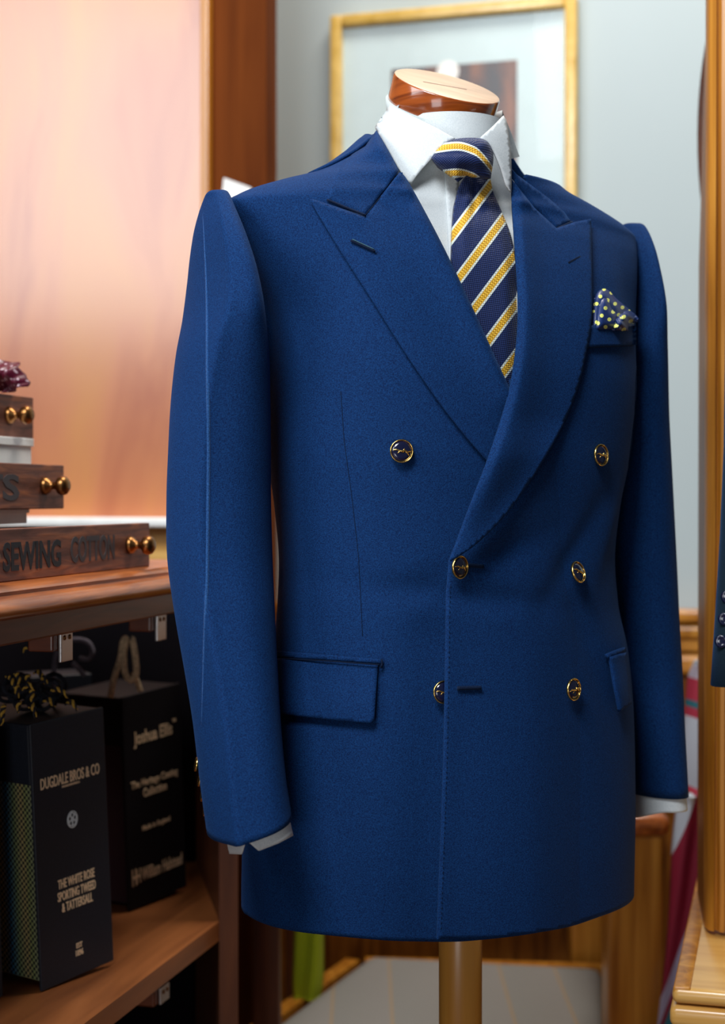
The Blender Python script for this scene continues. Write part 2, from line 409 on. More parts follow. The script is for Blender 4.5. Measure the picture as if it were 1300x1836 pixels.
class Guide:
    """a ray target that answers with smoothly blended normals"""
    def __init__(s, rows):
        nr, nc = len(rows), len(rows[0]); s.V = [p for r in rows for p in r]; s.F = grid_faces(nr, nc)
        s.bvh = BVHTree.FromPolygons(s.V, s.F)
        A = np.array([p[:] for p in s.V]).reshape(nr, nc, 3)
        du = np.roll(A, -1, 1)-np.roll(A, 1, 1); dv = np.gradient(A, axis=0); N = np.cross(du, dv)
        for _ in range(3): N = (N+np.roll(N, 1, 1)+np.roll(N, -1, 1))/3
        N /= np.linalg.norm(N, axis=2, keepdims=True)+1e-12; s.N = [Vector(n) for n in N.reshape(-1, 3)]
    def ray_cast(s, o, d):
        loc, nor, idx, dist = s.bvh.ray_cast(o, d)
        if loc is None: return None, None, None, None
        n = Vector()
        for i in s.F[idx]: n += s.N[i]/((s.V[i]-loc).length+1e-4)
        n.normalize()
        if n.dot(d) > 0: n = -n
        return loc, n, idx, dist
def make_bvh(rows): return Guide(rows)
GROWS = loft_grid(zlevels(.785, 1.60)); GB = make_bvh(GROWS)
# shirt and shirt-collar guides
def shirt_tab(z):
    a, ush, bf, bb, v0, ex = params(z)
    if z < 1.44: return a-.010, ush, bf-.012, bb-.01, v0, ex
    t = smooth01((z-1.44)/.08)
    return ((a-.010)*(1-t)+.052*t if z > 1.46 else a-.01), ush, (bf-.012)*(1-t)+.052*t, (bb-.01)*(1-t)+.052*t, v0*(1-t)-.02*t, ex
CT = np.array([(1.36, .19, .106, .10, -.008), (1.42, .14, .088, .085, -.008), (1.45, .105, .080, .08, -.010), (1.475, .090, .077, .075, -.013), (1.50, .080, .075, .072, -.016), (1.52, .074, .073, .070, -.018),
               (1.54, .0665, .066, .066, -.020), (1.565, .0565, .057, .058, -.020), (1.60, .053, .053, .053, -.020)])
def coll_tab(z):
    a, bf, bb, v0 = [float(herm(CT[:, 0], CT[:, i], z)) for i in range(1, 5)]; return a, 0, bf, bb, v0, 2
SROWS = loft_grid(zlevels(1.12, 1.575), f=False, tab=shirt_tab); SB = make_bvh(SROWS)
CROWS = loft_grid(zlevels(1.37, 1.60), f=False, tab=coll_tab); CB = make_bvh(CROWS)
# ------------------------------------------------------------------ cloth patches that follow a guide surface
def inpoly(x, y, P):
    c = False; n = len(P); j = n-1
    for i in range(n):
        if (P[i][1] > y) != (P[j][1] > y) and x < (P[j][0]-P[i][0])*(y-P[i][1])/(P[j][1]-P[i][1])+P[i][0]: c = not c
        j = i
    return c
def dseg(x, y, L):
    best = 1e9
    for (ax, ay), (bx, by) in zip(L[:-1], L[1:]):
        dx, dy = bx-ax, by-ay; q = dx*dx+dy*dy
        t = 0 if q == 0 else max(0, min(1, ((x-ax)*dx+(y-ay)*dy)/q))
        best = min(best, math.hypot(x-ax-t*dx, y-ay-t*dy))
    return best
def spl(pts, seg=8): return [(p.x, p.y) for p in cat([(x, y, 0) for x, y in pts], seg)]
def patch_geo(poly, bvh, off, step=6, thick=0):
    P = []
    for i in range(len(poly)):
        a, b = poly[i], poly[(i+1) % len(poly)]; n = max(1, int(math.hypot(b[0]-a[0], b[1]-a[1])/step+.5))
        for k in range(n): P.append((a[0]+(b[0]-a[0])*k/n, a[1]+(b[1]-a[1])*k/n))
    n = len(P); xs = [p[0] for p in P]; ys = [p[1] for p in P]; pts = list(P); loop = P+[P[0]]
    y = min(ys)+step/2; r = 0
    while y < max(ys):
        x = min(xs)+step/2*(1+(r % 2))
        while x < max(xs):
            if inpoly(x, y, P) and dseg(x, y, loop) > step*.55: pts.append((x, y))
            x += step
        y += step*.87; r += 1
    vo, eo, fo, *_ = delaunay_2d_cdt([Vector(p) for p in pts], [(i, (i+1) % n) for i in range(n)], [list(range(n))], 1, 1e-4)
    V = []; B = []; UV = []; miss = []
    for i, q in enumerate(vo):
        d = ray(q.x, q.y).normalized(); loc, nor, idx, dist = bvh.ray_cast(CAM, d)
        if loc is None: V.append(None); B.append(None); miss.append(i)
        else:
            c = max(.4, abs(nor.dot(d))); V.append(loc-d*(off(q.x, q.y)/c)); B.append(V[-1]-nor*thick)
        UV.append((q.x, q.y))
    good = [i for i in range(len(V)) if V[i] is not None]
    for i in miss:
        j = min(good, key=lambda k: (vo[k]-vo[i]).length); d = ray(vo[i].x, vo[i].y).normalized()
        V[i] = CAM+d*(V[j]-CAM).length; B[i] = V[i]+(B[j]-V[j])
    Fs = []
    for f in fo:
        f = list(f); a, b, c = V[f[0]], V[f[1]], V[f[2]]
        if (b-a).cross(c-a).dot(a-CAM) > 0: f = f[::-1]
        Fs.append(tuple(f))
    if thick:
        m_ = len(V); es = {}
        for f in Fs:
            for a, b in zip(f, f[1:]+f[:1]): es[(a, b)] = 1
        rim = [(b, a, a+m_, b+m_) for a, b in es if (b, a) not in es]
        Fs = Fs+[tuple(i+m_ for i in f[::-1]) for f in Fs]+rim; V = V+B; UV = UV+UV
    return V, Fs, UV
def patch(name, poly, bvh, off, mat, parent, step=6, thick=.002, uvf=None, label=None):
    V, Fs, UV = patch_geo(poly, bvh, off if callable(off) else (lambda x, y: off), step, thick)
    return mobj(name, V, Fs, mat, parent, True, True, uvs=[uvf(*q) for q in UV] if uvf else None, label=label)
def strip(name, pts, bvh, off, r, mat, parent, label=None):
    """a thin line of thread lying on the surface"""
    P = []
    for x, y in pts:
        d = ray(x, y).normalized(); loc, nor, *_ = bvh.ray_cast(CAM, d)
        if loc is not None: P.append(loc-d*off)
    return MB().tube(P, r, 6).build(name, mat, parent, True, True, label=label)
def densify(pts, step=8):
    out = []
    for a, b in zip(pts[:-1], pts[1:]):
        n = max(1, int(math.hypot(b[0]-a[0], b[1]-a[1])/step))
        out += [(a[0]+(b[0]-a[0])*k/n, a[1]+(b[1]-a[1])*k/n) for k in range(n)]
    return out+[pts[-1]]
# ================================================================== SETTING
PHI = math.radians(-15.5); W = Vector((math.cos(PHI), math.sin(PHI), 0)); D = Vector((-math.sin(PHI), math.cos(PHI), 0))
P0 = Vector((-.301, 1.25, 0))
def R(w, t, z=0): return P0+W*w+D*t+Vector((0, 0, z))
def toR(p): q = Vector(p)-P0; return q.dot(W), q.dot(D), p[2]
def room(name, mb, mat, smooth=False):
    o = mb.build(name, mat, None, smooth); o.location = P0; o.rotation_euler = (0, 0, PHI); return struct(o)
wt = toR(at(1050, 890, 2.6))[1]                 # plane of the back wall in the room frame
room('floor', MB().box(-3, 4, -3, wt+.1, -.05, 0), M['floor'])
room('wall_back', MB().box(-1.2, 2.4, wt, wt+.1, 0, 3.2), M['wall'])
mb = MB()
def zat(py, Y=2.62): return CZ+(890-py)*Y/F
# oak dado along the back wall
mb.box(-.9, 2.4, wt-.012, wt, 0, zat(1085)-.004)
room('trim_1', mb, M['oakdark'])
mb = MB(); zt = zat(1085)
mb.box(-.9, 2.4, wt-.045, wt-.012, zt-.022, zt, .006); mb.box(-.9, 2.4, wt-.034, wt-.012, zt-.050, zt-.026, .008)
mb.box(-.9, 2.4, wt-.022, wt-.012, zt-.072, zt-.050, .003); mb.box(-.9, 2.4, wt-.030, wt-.012, zt-.112, zt-.076, .01)
room('trim_2', mb, M['oak'])
# tall glossy cabinet on the left, in front of the wall
pt = toR(at(380, 400, 2.28))[1]; pw = toR(at(378, 400, 2.28))[0]
tc = thing('wall_cupboard', 'tall cupboard with a glossy orange veneered door and dark brown side post, behind the counter', 'cupboard', R(pw, pt, 0), PHI)
zl = zat(928, 2.28)
MB().box(-1.4, -.012, 0, .03, zl, 3.0).build('door_panel', M['panel'], tc, label='glossy orange veneered door')
MB().box(-.012, .002, -.014, .03, 0, 3.0, .003).build('edge_strip', M['oak'], tc)
MB().box(-1.4, -.012, -.05, .03, zl-.014, zl, .004).build('ledge', M['white'], tc, label='pale shiny ledge')
MB().box(-1.4, -.012, 0, .03, 0, zl-.014).build('lower_panel', M['oaklight'], tc)
pw2 = toR(at(487, 200, 2.28))[0]-pw
MB().box(.002, pw2, .0, .05, 0, 3.0, .003).build('side_post', nospec(wood('post_wood', (.09, .020, .004), (.19, .048, .008), scale=(25, 25, 2), rough=.7, coat=0), .05), tc, label='dark brown side post')
# framed picture
fa = toR(at(598, 35, 2.72)); fb = toR(at(1037, 0, 2.6)); x0, x1 = fa[0], fb[0]; ztp = at(598, 35, 2.72).z; zbt = ztp-.66
pic = thing('framed_picture', 'large picture with a thin gilt frame and pale mount on the blue-grey wall', 'picture', R(x0, wt, zbt), PHI)
fw = .021; H = ztp-zbt; Wd = x1-x0
mb = MB(); mb.box(0, fw, -.026, -.002, 0, H, .004); mb.box(Wd-fw, Wd, -.026, -.002, 0, H, .004)
mb.box(fw, Wd-fw, -.026, -.002, H-fw, H, .004); mb.box(fw, Wd-fw, -.026, -.002, 0, fw, .004)
crease(mb.build('frame', M['goldframe'], pic))
MB().box(fw, Wd-fw, -.012, -.004, fw, H-fw).build('mount', M['mat'], pic)
q0 = toR(at(702, 125, 2.68))[0]-x0; q1 = toR(at(929, 106, 2.63))[0]-x0; qz = at(702, 125, 2.68).z-zbt
MB().box(q0, q1, -.0135, -.0122, H-qz, qz).build('print', M['print'], pic)
MB().lathe([(.001, 0), (.018, 0), (.02, .0005), (.001, .001)], Matrix.Translation(((q0+q1)/2-.01, -.0136, qz-.012)) @ Matrix.Rotation(math.pi/2, 4, 'X'), 20).build('pale_patch', M['white'], pic)
MB().box(fw, Wd-fw, -.019, -.0175, fw, H-fw).build('glazing', M['glass'], pic)
# ================================================================== COUNTER CABINET
cab = thing('display_cabinet', 'dark wooden counter cabinet with a worn rounded edge and open shelf of sample books', 'cabinet', P0, PHI)
TT = .515
prof = [(-.55, 1.126), (-.006, 1.126), (.001, 1.1245), (.0055, 1.1205), (.0045, 1.1175), (.0065, 1.1165), (.011, 1.115), (.0155, 1.111), (.0175, 1.106), (.016, 1.101), (.011, 1.098), (-.55, 1.098)]
V = [(x, -.8, z) for x, z in prof]+[(x, TT, z) for x, z in prof]; n = len(prof)
o = mobj('countertop', V, [tuple(range(n)), tuple(range(n, 2*n))[::-1]]+[(i, n+i, n+(i+1) % n, (i+1) % n) for i in range(n)], M['mahog_edge'], cab, label='worn chestnut brown rounded edge'); crease(o, 50)
MB().box(-.5, -.004, -.8, TT, 1.074, 1.098, .002).build('apron', M['mahog'], cab)
E0 = Vector(toR(R(0, .507))); e1 = at(393, 1657, 1.738); E0 = Vector(toR(e1)); ed = Vector((Vector((-.2, .98, 0)).dot(W), Vector((-.2, .98, 0)).dot(D), 0))
E1 = E0+ed*.30
shp = [(-.62, -.8), (E0.x, -.8), (E0.x, E0.y), (E1.x, E1.y), (-.62, E1.y)]
MB().prism(shp, .686, .708).build('shelf', M['shelfw'], cab)
MB().prism(shp, .04, .06).build('floor_board', M['case'], cab)
nn = Vector((ed.y, -ed.x, 0))*.022
MB().prism([(E0.x, E0.y), (E0.x+nn.x, E0.y+nn.y), (E1.x+nn.x, E1.y+nn.y), (E1.x, E1.y)], 0, 1.074).build('end_panel', M['case'], cab)
MB().box(-.62, E1.x, E1.y-.01, E1.y+.01, 0, 1.074).build('back_panel', M['dark'], cab)
MB().box(-.64, -.62, -.8, E1.y, 0, 1.074).build('inner_panel', M['dark'], cab)
def bracket(px, py0, py1, zt_=None):
    a = at(px, py0, 1.5); r0 = ray(px, 900); # meet the plane w = -.012
    k = (-.012 - (CAM-P0).dot(W))/(Vector((r0.x, r0.y, 0)).dot(W)); Y = r0.y*k
    p = toR(at(px, py0, Y)); q = toR(at(px, py1, Y)); b = MB().box(p[0]-.004, p[0]-.001, p[1]-.012, p[1]+.012, q[2], p[2], .0008)
    o = b.build('bracket', M['steel'], cab)
    for s in (-.005, .005):
        mt = Matrix.Translation((p[0]-.001, p[1]+s, p[2]-.006)) @ Matrix.Rotation(math.pi/2, 4, 'Y')
        MB().lathe([(.0024, 0), (.0022, .0008), (.001, .0014)], mt, 14).build('screw', M['brass'], o, True)
    MB().box(p[0]-.03, p[0]-.0045, p[1]-.022, p[1]+.016, p[2]-.018, p[2]+.002, .002).build('batten', M['mahog'], cab)
bracket(122, 1131, 1186); bracket(292, 1100, 1148); bracket(298, 1766, 1796)
# ------------------------------------------------------------------ drawers used as display trays
def knob(y, z, parent):
    mt = Matrix.Translation((0, y, z)) @ Matrix.Rotation(math.pi/2, 4, 'Y')
    MB().lathe([(.0088, 0), (.0095, .0015), (.008, .005), (.0042, .008), (.0035, .012), (.005, .0145), (.0088, .017), (.0100, .0205), (.0092, .0245), (.006, .0272), (.001, .028)], mt, 28).build('knob', M['brass'], parent, True)
def tray(w, tend, z, length, label, txt, knobs):
    t = thing('wooden_tray', label, 'tray', R(w, tend, z), PHI, 'old wooden drawers stacked on the counter')
    h = .046
    MB().box(-.010, 0, -length, 0, 0, h, .0012).build('drawer_front', M['drawer'], t)
    mb = MB(); mb.box(-.15, -.010, -.010, -.002, .003, h-.004); mb.box(-.15, -.010, -length+.002, -length+.01, .003, h-.004)
    mb.box(-.15, -.142, -length+.01, -.01, .003, h-.004); mb.box(-.15, -.010, -length+.002, -.002, .0, .003)
    mb.build('drawer_box', M['case'], t)
    for s, y0, y1, zc, hh, mat in txt:
        mt = Matrix.Translation((.0002, (y0+y1)/2, zc)) @ Matrix(((0, 0, 1, 0), (1, 0, 0, 0), (0, 1, 0, 0), (0, 0, 0, 1)))
        text(s, y1-y0, hh, mt, mat, t, 'lettering', None, .028)
    for k in knobs: knob(k, .024, t)
    return t
d1 = tray(-.02, .354, 1.126, .62, 'long old drawer lettered in black, lowest of the stack, resting on the counter', [('SEWING', -.313, -.205, .0215, .0255, M['ink']), ('COTTON', -.185, -.088, .0235, .025, M['inkfaint'])], [-.052, -.372])
d2 = tray(-.109, .333, 1.187, .30, 'old drawer with faint letters, middle of the stack on the counter', [('TS', -.178, -.098, .022, .026, M['inkfaint'])], [-.045])
d3 = tray(-.164, .3695, 1.262, .26, 'old drawer, topmost of the stack, with a maroon spotted handkerchief on it', [], [-.055])
for (w_, t_, z0, z1, lab) in ((-.135, .300, 1.172, 1.187, 'white card box between the lowest and middle old drawers'), (-.152, .342, 1.233, 1.262, 'white card box between the middle and topmost old drawers')):
    b = thing('card_box', lab, 'box', R(w_, t_, z0), PHI)
    MB().box(-.07, 0, -.16, 0, 0, (z1-z0)*.7, .0008).build('box_tray', M['white'], b)
    MB().box(-.072, .002, -.162, .002, (z1-z0)*.7, z1-z0, .0008).build('box_lid', M['white'], b)
# maroon handkerchief: crumpled fan of folds
hk = R(-.174, .33, 1.308)
V = []; UV = []; NA, NB = 44, 26
for i in range(NB+1):
    s = i/NB
    for j in range(NA+1):
        q = j/NA; an = math.pi*(.05+.9*q); rr = .004+.036*s
        wob = .007*s*math.sin(q*22)+.004*s*math.sin(q*41+1)
        V.append(hk+W*(math.cos(an)*rr*.9)+Vector((0, 0, math.sin(an)*rr*.85+.001+abs(wob)*.3))+D*(wob+.012*math.sin(s*6+q*3)-.02)); UV.append((q*9, s*6))
o = mobj('handkerchief', V, [(i*(NA+1)+j, i*(NA+1)+j+1, (i+1)*(NA+1)+j+1, (i+1)*(NA+1)+j) for i in range(NB) for j in range(NA)], M['maroon'], None, True, uvs=UV)
m = o.modifiers.new('thickness', 'SOLIDIFY'); m.thickness = .001
tagm(o, 'maroon spotted silk handkerchief bunched on the topmost old drawer', 'handkerchief')
# ------------------------------------------------------------------ sample books
def book(BL, BR, h, depth, lean, label, mat):
    BL, BR = Vector(BL), Vector(BR); e = (BR-BL).normalized(); rz = math.atan2(e.y, e.x)
    t = thing('sample_book', label, 'sample book', BL, rz); t.rotation_mode = 'XYZ'; t.rotation_euler = (0, lean, rz)
    wd = (BR-BL).length
    return t, wd
def facetext(t, s, cx, cz, wd, hg, mat, name='lettering', label=None):
    mt = Matrix.Translation((cx, -.0003, cz)) @ Matrix(((1, 0, 0, 0), (0, 0, 1, 0), (0, 1, 0, 0), (0, 0, 0, 1)))
    mt = Matrix.Translation((cx, -.0003, cz)) @ Matrix.Rotation(math.pi/2, 4, 'X')
    return text(s, wd, hg, mt, mat, t, name, label)
bz = .7085
A = at(75, 1783, 1.488); B = at(205, 1735, 1.572); A.z = B.z = bz
bk, bw = book(A, B, .272, .22, -math.radians(3.2), 'black sample book with gilt title and tweed swatches, at the front of the shelf', M['bookblk'])
bh = .268
MB().box(0, bw, 0, .004, 0, bh, .0015).build('cover', M['bookblk'], bk)
MB().box(.001, bw-.001, .004, .20, bh-.062, bh-.001, .002).build('binding_block', M['bookblk'], bk)
mb = MB()
for k in range(9):
    x = .004+k*(bw-.008)/9; mb.box(x, x+(bw-.008)/9-.0012, .006+random.uniform(0, .004), .19, .008+random.uniform(0, .006), bh-.060)
mb.build('swatches', M['tweed'], bk, label='green, yellow and blue tweed swatches')
S = lambda px: (px-52)/138*bw
def Z(py): return bh*(1-(py-1272)/492)
facetext(bk, 'DUGDALE BROS & CO', bw*.50, Z(1386), bw*.80, .0115, M['foil'])
facetext(bk, 'HUDDERSFIELD', bw*.50, Z(1401), bw*.24, .0022, M['foil'])
for s, py, wd in (('THE WHITE ROSE', 1580, .50), ('SPORTING TWEED', 1603, .52), ('& TATTERSALL', 1625, .42)): facetext(bk, s, bw*.52, Z(py), bw*wd, .0095, M['foil'])
facetext(bk, 'EST', bw*.52, Z(1706), bw*.08, .0052, M['foil']); facetext(bk, '1896', bw*.52, Z(1720), bw*.10, .0062, M['foil'])
mb = MB(); cx, cz = bw*.50, Z(1467)
def ringxz(mb, cx, cz, r0, r1, sx=1, n=28):
    V = []
    for rr in (r0, r1):
        for dy in (-.0007, 0):
            for k in range(n): q = 2*math.pi*k/n; V.append((cx+rr*sx*math.cos(q), dy, cz+rr*math.sin(q)))
    Fs = []
    for k in range(n):
        j = (k+1) % n; Fs += [(k, j, 2*n+j, 2*n+k), (k, n+k, n+j, j), (2*n+k, 2*n+j, 3*n+j, 3*n+k)]
    mb.add(V, Fs)
ringxz(mb, cx, cz, .0078, .0088, .82)
for k in range(5):
    q = math.pi/2+2*math.pi*k/5; ringxz(mb, cx+.0045*.82*math.cos(q), cz+.0045*math.sin(q), .0019, .0030, .85, 16)
    q += math.pi/5; ringxz(mb, cx+.0063*.82*math.cos(q), cz+.0063*math.sin(q), .0002, .0011, .85, 10)
ringxz(mb, cx, cz, .0003, .0016, .82, 14)
mb.build('rose_emblem', M['foilw'], bk, label='pale rose emblem')
# twisted cord ends lying on top of the front book
random.seed(11)
def twist(p, dirn, ln, parent, mat, r=.0024):
    dirn = dirn.normalized(); pts = []; rad = []
    a = dirn.orthogonal().normalized(); b = dirn.cross(a); mb = MB()
    for st in (0, math.pi):
        P = []
        for i in range(25):
            s = i/24; q = st+s*ln*900; P.append(p+dirn*(s*ln)+(a*math.cos(q)+b*math.sin(q))*r*.55+Vector((0, 0, .006*math.sin(s*3))))
        mb.tube(P, [r*.62*math.sin(math.pi*min(.97, max(.12, i/24)))**.5 for i in range(25)], 7)
    return mb
M['cordy'] = plain('yellow_cord', (.50, .30, .035), .8, nz=.3, sc=400); M['cordb'] = plain('black_cord', (.006, .007, .014), .8)
for (px, py, Y, dx, dz, ln) in ((28, 1208, 1.50, .3, -1, .017), (62, 1206, 1.52, .7, -.8, .016), (52, 1212, 1.5, -.2, -1, .012), (72, 1222, 1.5, .9, -.5, .008), (56, 1236, 1.48, .1, -1, .02), (90, 1240, 1.5, .9, -.35, .020),
                                 (28, 1232, 1.48, .2, -1, .012), (40, 1240, 1.47, 1, .1, .012), (8, 1264, 1.45, -.1, -1, .021), (36, 1262, 1.47, -.2, -1, .010), (54, 1268, 1.46, .5, -1, .012), (76, 1260, 1.5, .9, -.4, .014),
                                 (118, 1262, 1.53, .8, -.5, .014), (12, 1212, 1.5, .5, -.9, .024), (42, 1172, 1.52, .6, .2, .008)):
    p = at(px, py, Y); mb = twist(Vector((0, 0, 0)), Vector((dx, -.1, dz)), ln, None, None)
    inv = bk.matrix_basis.inverted()
    vw = [p+Vector(v) for v in mb.v]; h = len(mb.v)//2; hf = len(mb.f)//2
    mobj('cord_end', [inv @ v for v in vw[:h]], mb.f[:hf], M['cordy'], bk, True, label='yellow and black twisted cord end').data.materials.append(M['cordb'])
    ob = bk.children[-1]
    me2 = [inv @ v for v in vw[h:]]
    mobj('cord_strand', me2, [tuple(i-h for i in f) for f in mb.f[hf:]], M['cordb'], ob, True)
# knotted black cord heap under them
mb = MB(); inv = bk.matrix_basis.inverted()
for k in range(9):
    c = at(20+k*10, 1262-abs(k-4)*2-random.uniform(0, 30), 1.55+random.uniform(-.03, .03)); P = []
    for i in range(20): q = i/19*2*math.pi*1.1+k; P.append(inv @ (c+Vector((.012*math.cos(q), .01*math.sin(q*1.3), .010*math.sin(q)))))
    mb.tube(P, .0022, 7)
mb.build('cord_heap', M['cordb'], bk, True)
# second book
A = at(232, 1640, 1.775); B = at(335, 1600, 1.87); A.z = B.z = bz
b2, bw2 = book(A, B, .25, .2, -math.radians(3), 'brown-black sample book with a beige rope loop, beside the cabinet end panel', M['bookblk2'])
h2 = .256
MB().box(0, bw2, 0, .004, 0, h2, .0015).build('cover', M['bookblk2'], b2)
MB().box(.001, bw2-.001, .004, .10, h2-.06, h2-.001, .002).build('binding_block', M['bookblk2'], b2)
mb = MB()
for k in range(8):
    x = .004+k*(bw2-.008)/8; mb.box(x, x+(bw2-.008)/8-.001, .006, .095, .008, h2-.058)
mb.build('swatches', plain('dark_red_swatch', (.035, .008, .014), .95), b2)
def Z2(py): return h2*(1-(py-1243)/375)
def T2(s, py, wd, hg, cx=.5, mat='foil'): facetext(b2, s, bw2*cx, Z2(py), bw2*wd, hg, M[mat])
T2('Joshua Ellis', 1324, .66, .020, .50); T2('TM', 1308, .06, .004, .87); T2('The Heritage Coating', 1403, .80, .0115, .50); T2('Collection', 1420, .40, .0105, .50)
T2('Made in England', 1483, .48, .0075, .5); T2('William Halstead', 1562, .70, .015, .58)
T2('H', 1562, .07, .020, .10); T2('H', 1562, .07, .017, .17)
inv = b2.matrix_basis.inverted()
def rope(pts, Y, r, mat, parent, name):
    P = [at(x, y, Y if not isinstance(Y, (list, tuple)) else Y[i]) for i, (x, y) in enumerate(pts)]
    P = cat(P, 8); iv = parent.matrix_basis.inverted()
    return MB().tube([iv @ p for p in P], r, 10).build(name, mat, parent, True)
rope([(198, 1250), (205, 1215), (216, 1180), (220, 1152), (226, 1146), (222, 1175), (224, 1205), (234, 1219), (244, 1208), (243, 1180), (238, 1150), (236, 1146)], 1.74, .0038, M['rope'], b2, 'rope_loop')
rope([(240, 1205), (246, 1222), (252, 1240)], 1.76, .0034, M['rope'], b2, 'rope_tail')
# third book: deep in the shelf, mostly dark
A = at(55, 1560, 1.86); B = at(165, 1540, 1.90); A.z = B.z = bz
b3, bw3 = book(A, B, .26, .1, 0, 'black sample book with grey rope loops, in the dark behind the front tweed book', M['bookblk'])
MB().box(0, bw3, 0, .06, 0, .268, .0015).build('cover', M['bookblk'], b3)
rope([(97, 1240), (97, 1200), (104, 1165), (125, 1148), (155, 1150), (166, 1168), (158, 1182), (142, 1180)], 1.80, .003, M['greyrope'], b3, 'rope_loop')
rope([(130, 1188), (142, 1200), (152, 1212)], 1.80, .003, M['greyrope'], b3, 'rope_tail')
# book cut by the left frame edge
A = at(-60, 1790, 1.42); B = at(6, 1768, 1.47); A.z = B.z = bz
b4, bw4 = book(A, B, .27, .2, -math.radians(2), 'black sample book at the left frame edge, beside the tweed book', M['bookblk'])
MB().box(0, bw4, 0, .005, 0, .262, .0015).build('cover', M['bookblk'], b4); MB().box(.001, bw4-.001, .005, .12, 0.01, .26, .002).build('pages', M['bookblk2'], b4)
# ================================================================== SUIT JACKET
jk = thing('suit_jacket', 'navy blue double-breasted suit jacket with peak lapels and gold-rimmed buttons, on the tailor dummy', 'jacket', L2W(0, 0, .80))
VH = spl([(664, 236), (684, 272), (714, 322), (770, 410), (830, 540), (880, 650), (905, 712)], 4)+spl([(935, 660), (948, 560), (950, 470), (946, 380), (942, 300)], 4)+[(950, 240), (925, 150), (800, 110), (690, 160), (664, 215)]
zs = zlevels(.815, 1.531); rows = loft_grid(zs)
V = [p for r in rows for p in r]; Fs = []
for f in grid_faces(len(rows), NR):
    c = sum((V[i] for i in f), Vector())/4; u, v, z = W2L(c)
    if v < .012 and z > 1.1:
        x, y = pix(c)
        if inpoly(x, y, VH) or (u > 0 and z > 1.494): continue
    Fs.append(f)
for i, p in enumerate(V):
    u, v, z = W2L(p)
    if z < .93: V[i] = p+Vector((0, 0, (.93-z)/.115*(.003+.012*smooth01((-u-.04)/.13)+.006*smooth01(v/.1))))
# under-front panel sinks a little beside the overlapping edge
EDGE = [(806, 1003), (801, 1060), (799, 1200), (796, 1350), (791, 1500), (787, 1600), (784, 1690)]
def edge_x(y): return float(np.interp(y, [p[1] for p in EDGE], [p[0] for p in EDGE]))
for i, p in enumerate(V):
    u, v, z = W2L(p)
    if v < 0 and z < 1.2:
        x, y = pix(p); dx = x-edge_x(y)
        g = smooth01((y-1010)/150)*(gauss(dx, 70) if dx < 0 else gauss(dx, 200))
        V[i] = p+Vector((-SP, CP, 0))*.007*g
body = mobj('jacket_body', V, Fs, M['navy'], jk, True, True)
m = body.modifiers.new('thickness', 'SOLIDIFY'); m.thickness = .0022; m.offset = -1
# overlapping left front
def panel_off(x, y):
    xr = float(np.interp(y, [760, 900, 1100, 1300, 1500, 1640], [985, 1000, 1010, 1020, 1020, 1020]))
    r = smooth01((xr+55-x)/130)
    l = .0055+.0015*gauss(x-edge_x(y), 25)
    return l*r-.0030*(1-r)
pp = EDGE[:-1]+[(784, 1683)]+spl([(784, 1684), (860, 1683), (950, 1674), (1020, 1662), (1072, 1645)], 4)+[(1065, 1500), (1065, 1300), (1055, 1100), (1045, 900), (1030, 780), (990, 770), (940, 850), (880, 925)]
patch('front_panel', pp, GB, panel_off, M['navy'], jk, 7, .0025)
# collar
rollL = spl([(675, 233), (699, 275), (718, 307), (735, 330), (790, 432), (842, 540), (888, 640), (916, 700)], 6)
def lap_off(roll, base=.0035, lift=.007, wd=38.):
    def f(x, y):
        d = dseg(x, y, roll); return base+lift*gauss(d, wd)-.0035*smooth01(1-d/7)
    return f
outerL = spl([(557, 360), (580, 400), (618, 462), (665, 535), (722, 625), (780, 710), (830, 775), (880, 832)], 6)
split = (718, 307)
lapL = [(716, 309), (722, 309)]+[q for q in rollL if q[1] > 312]+[(905, 760), (893, 800)]+outerL[::-1]+[(556, 357), (562, 357), (610, 373), (655, 387)]
lap = patch('lapel', lapL, GB, lap_off(rollL, .0055), M['navy'], jk, 6, .0018)
def hole(pts, parent, off=.0068, r=.0012, name='buttonhole'):
    pts = densify(pts, 4)
    o = strip(name, pts, GB, off, r, M['navy_dark'], parent); return o
hole([(629, 431), (673, 451)], lap, .0085, .0011)
# small sunk line of thread around the buttonhole for relief
strip('thread', densify([(632, 429), (671, 447)], 4), GB, .0100, .0004, plain('teal_thread', (.02, .09, .13), .7), lap)
collL_poly = [(675, 233), (690, 258), (699, 274), (716, 305), (655, 385), (586, 357), (596, 330), (612, 296), (632, 276), (655, 262)]
V1, F1, _ = patch_geo(collL_poly, GB, lap_off(rollL[:20], .0040, .004, 30), 6)
rollR = spl([(912, 262), (917, 310), (920, 380), (926, 470), (930, 550), (926, 625), (914, 700), (895, 765), (870, 838), (845, 902), (820, 968), (806, 1004)], 6)
outerR = spl([(1060, 392), (1061, 450), (1062, 520), (1061, 575), (1053, 625), (1035, 700), (1002, 778), (958, 852), (905, 925), (855, 975), (810, 1006)], 6)
collR_poly = [(914, 298), (917, 320), (960, 372), (998, 408), (1024, 397), (1012, 380), (985, 356), (950, 330), (926, 312)]
V2, F2, _ = patch_geo(collR_poly, GB, lap_off(rollR[:12], .0040, .004, 30), 6)
